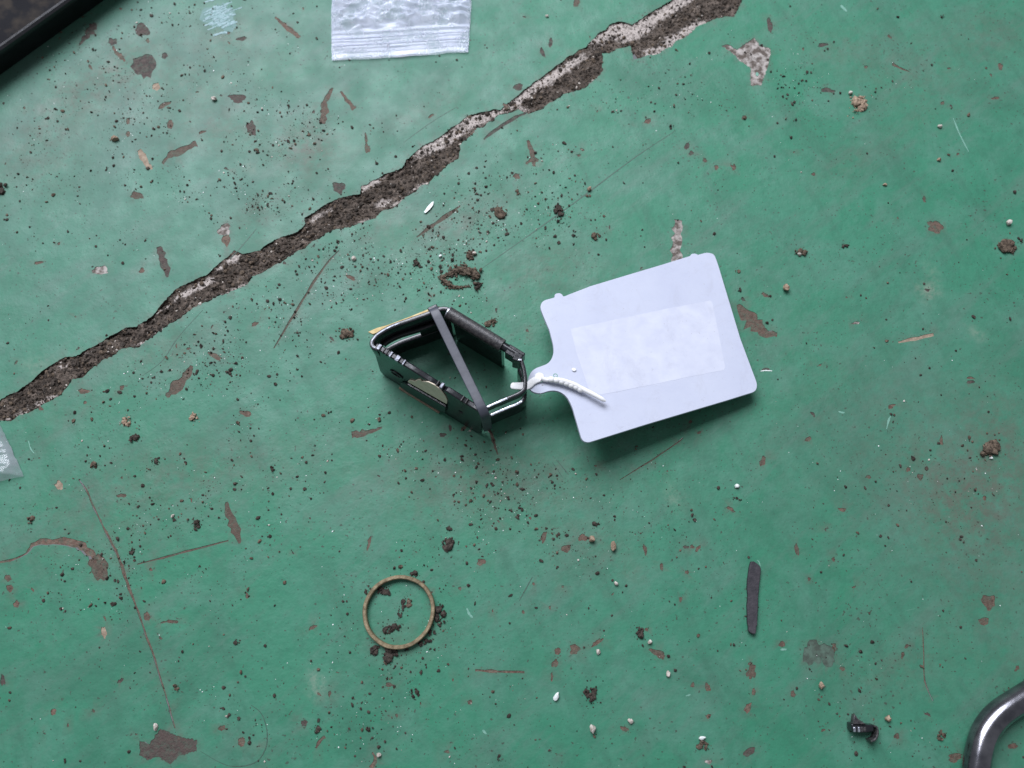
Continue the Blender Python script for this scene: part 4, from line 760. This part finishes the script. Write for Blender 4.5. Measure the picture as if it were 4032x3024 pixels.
# loose grit too small to pick apart, and white specks standing in for glints
def grit(name, N, smin, smax, mat, label, clusters, flat=.7):
    X = []; w_ = np.array([c[5] for c in clusters]); w_ = w_/w_.sum()
    ch = rng.choice(len(clusters), N, p=w_)
    for i in ch:
        px, py, sx, sy, ang, _ = clusters[i]
        if sx == 0: X.append((rng.uniform(-60, 4092), rng.uniform(-60, 3084)))
        else:
            u, v = rng.normal(0, sx), rng.normal(0, sy); c, s = math.cos(R(ang)), math.sin(R(ang)); X.append((px+u*c-v*s, py-u*s-v*c))
    X = np.array(X); C = P(X[:, 0], X[:, 1])
    k = ~inside(C, crack) & (fbm(C[:, 0]*.09, C[:, 1]*.09, 91, 4)+rng.normal(0, .06, len(C)) > .50); C = C[k]; N = len(C)
    sz = smin*(smax/smin)**(rng.random(N)**3.0)
    v0 = I1[None]*(1+rng.normal(0, .22, (N, len(I1), 1)))*sz[:, None, None]*np.stack([rng.uniform(.6, 1.5, N), rng.uniform(.6, 1.2, N), flat*rng.uniform(.5, 1.2, N)], -1)[:, None]
    a = rng.uniform(0, 6.28, N); ca, sa = np.cos(a)[:, None], np.sin(a)[:, None]
    x = v0[..., 0]*ca-v0[..., 1]*sa+C[:, 0:1]; y = v0[..., 0]*sa+v0[..., 1]*ca+C[:, 1:2]
    z = v0[..., 2]+(sz*flat*.55)[:, None]+fz(C[:, 0], C[:, 1])[:, None]
    Vg = np.stack([x, y, z], -1).reshape(-1, 3); Fg = (F1[None]+(np.arange(N)*len(I1))[:, None, None]).reshape(-1, 3)
    o = mesh(name, Vg, Fg, mat, None, False, (0, 0, 0)); return tag(o, label, 'grit', None, 'stuff')
UNI = (0, 0, 0, 0, 0, 1)
CL = [(0, 0, 0, 0, 0, 5), (1800, 900, 280, 90, 28, 1.7), (2050, 800, 200, 110, 0, .8), (1800, 1080, 160, 90, 0, .6), (1150, 1240, 260, 70, 30, .8), (1300, 1000, 200, 60, 30, .5), (800, 1500, 260, 110, 20, .9), (800, 1880, 330, 150, 5, 1.3), (1850, 1900, 330, 170, 0, 1.4), (2200, 2050, 300, 120, 0, .5), (1570, 2480, 130, 120, 0, .8), (450, 2250, 180, 150, 0, .8), (700, 300, 420, 260, 0, 2.6), (900, 700, 330, 160, 0, 1.3), (300, 600, 250, 250, 0, .8), (1200, 520, 120, 80, 0, .6), (2600, 380, 260, 90, 20, .6), (3200, 330, 160, 90, -20, .5), (950, 820, 130, 70, 30, .6), (1500, 2850, 260, 90, 0, .4), (3700, 1900, 250, 180, 0, .3), (1100, 2780, 160, 100, 0, .3), (3500, 2800, 200, 130, 0, .25)]
grit('dark_grit', 13500, .09, .62, M['dirt'], 'dark fine grit scattered over the green floor', CL)
grit('brown_grit', 4200, .10, .62, M['dirt_brown'], 'brown fine grit scattered over the green floor', CL)
grit('pale_grit', 600, .11, .42, M['stone'], 'pale sand grains scattered over the green floor', CL)
grit('glint_specks', 1500, .09, .22, M['flake'], 'tiny white specks standing in for glints on the green floor', CL, .5)  # specular glints of the floor put in as white specks

ci = np.where(inside(Vb, crack))[0]; ci = rng.choice(ci, 3600, replace=False); C = Vb[ci]; N = len(C)
for nm, sel, m, sc in (('crack_crumbs', np.arange(0, 1500), 'dirt_brown', 1.1), ('dark_crack_crumbs', np.arange(1500, 3350), 'dirt', 1.25), ('pale_crack_crumbs', np.arange(3350, 3600), 'stone', .8)):
    Cq = C[sel]; n_ = len(Cq); sz = sc*.14*(5.0)**(rng.random(n_)**2.2)
    v0 = I1[None]*(1+rng.normal(0, .22, (n_, len(I1), 1)))*sz[:, None, None]*np.stack([rng.uniform(.6, 1.6, n_), rng.uniform(.6, 1.2, n_), rng.uniform(.4, .9, n_)], -1)[:, None]
    a = rng.uniform(0, 6.28, n_); ca, sa = np.cos(a)[:, None], np.sin(a)[:, None]
    W = np.stack([v0[..., 0]*ca-v0[..., 1]*sa+Cq[:, 0:1], v0[..., 0]*sa+v0[..., 1]*ca+Cq[:, 1:2], v0[..., 2]+Cq[:, 2:3]+.12], -1).reshape(-1, 3)
    o = mesh(nm, W, (F1[None]+(np.arange(n_)*len(I1))[:, None, None]).reshape(-1, 3), M[m], None, False, (0, 0, 0))
    tag(o, {'crack_crumbs': 'brown crumbs lying in the long crack', 'dark_crack_crumbs': 'black crumbs lying in the long crack', 'pale_crack_crumbs': 'pale grains lying in the long crack'}[nm], 'crumbs', None, 'stuff')
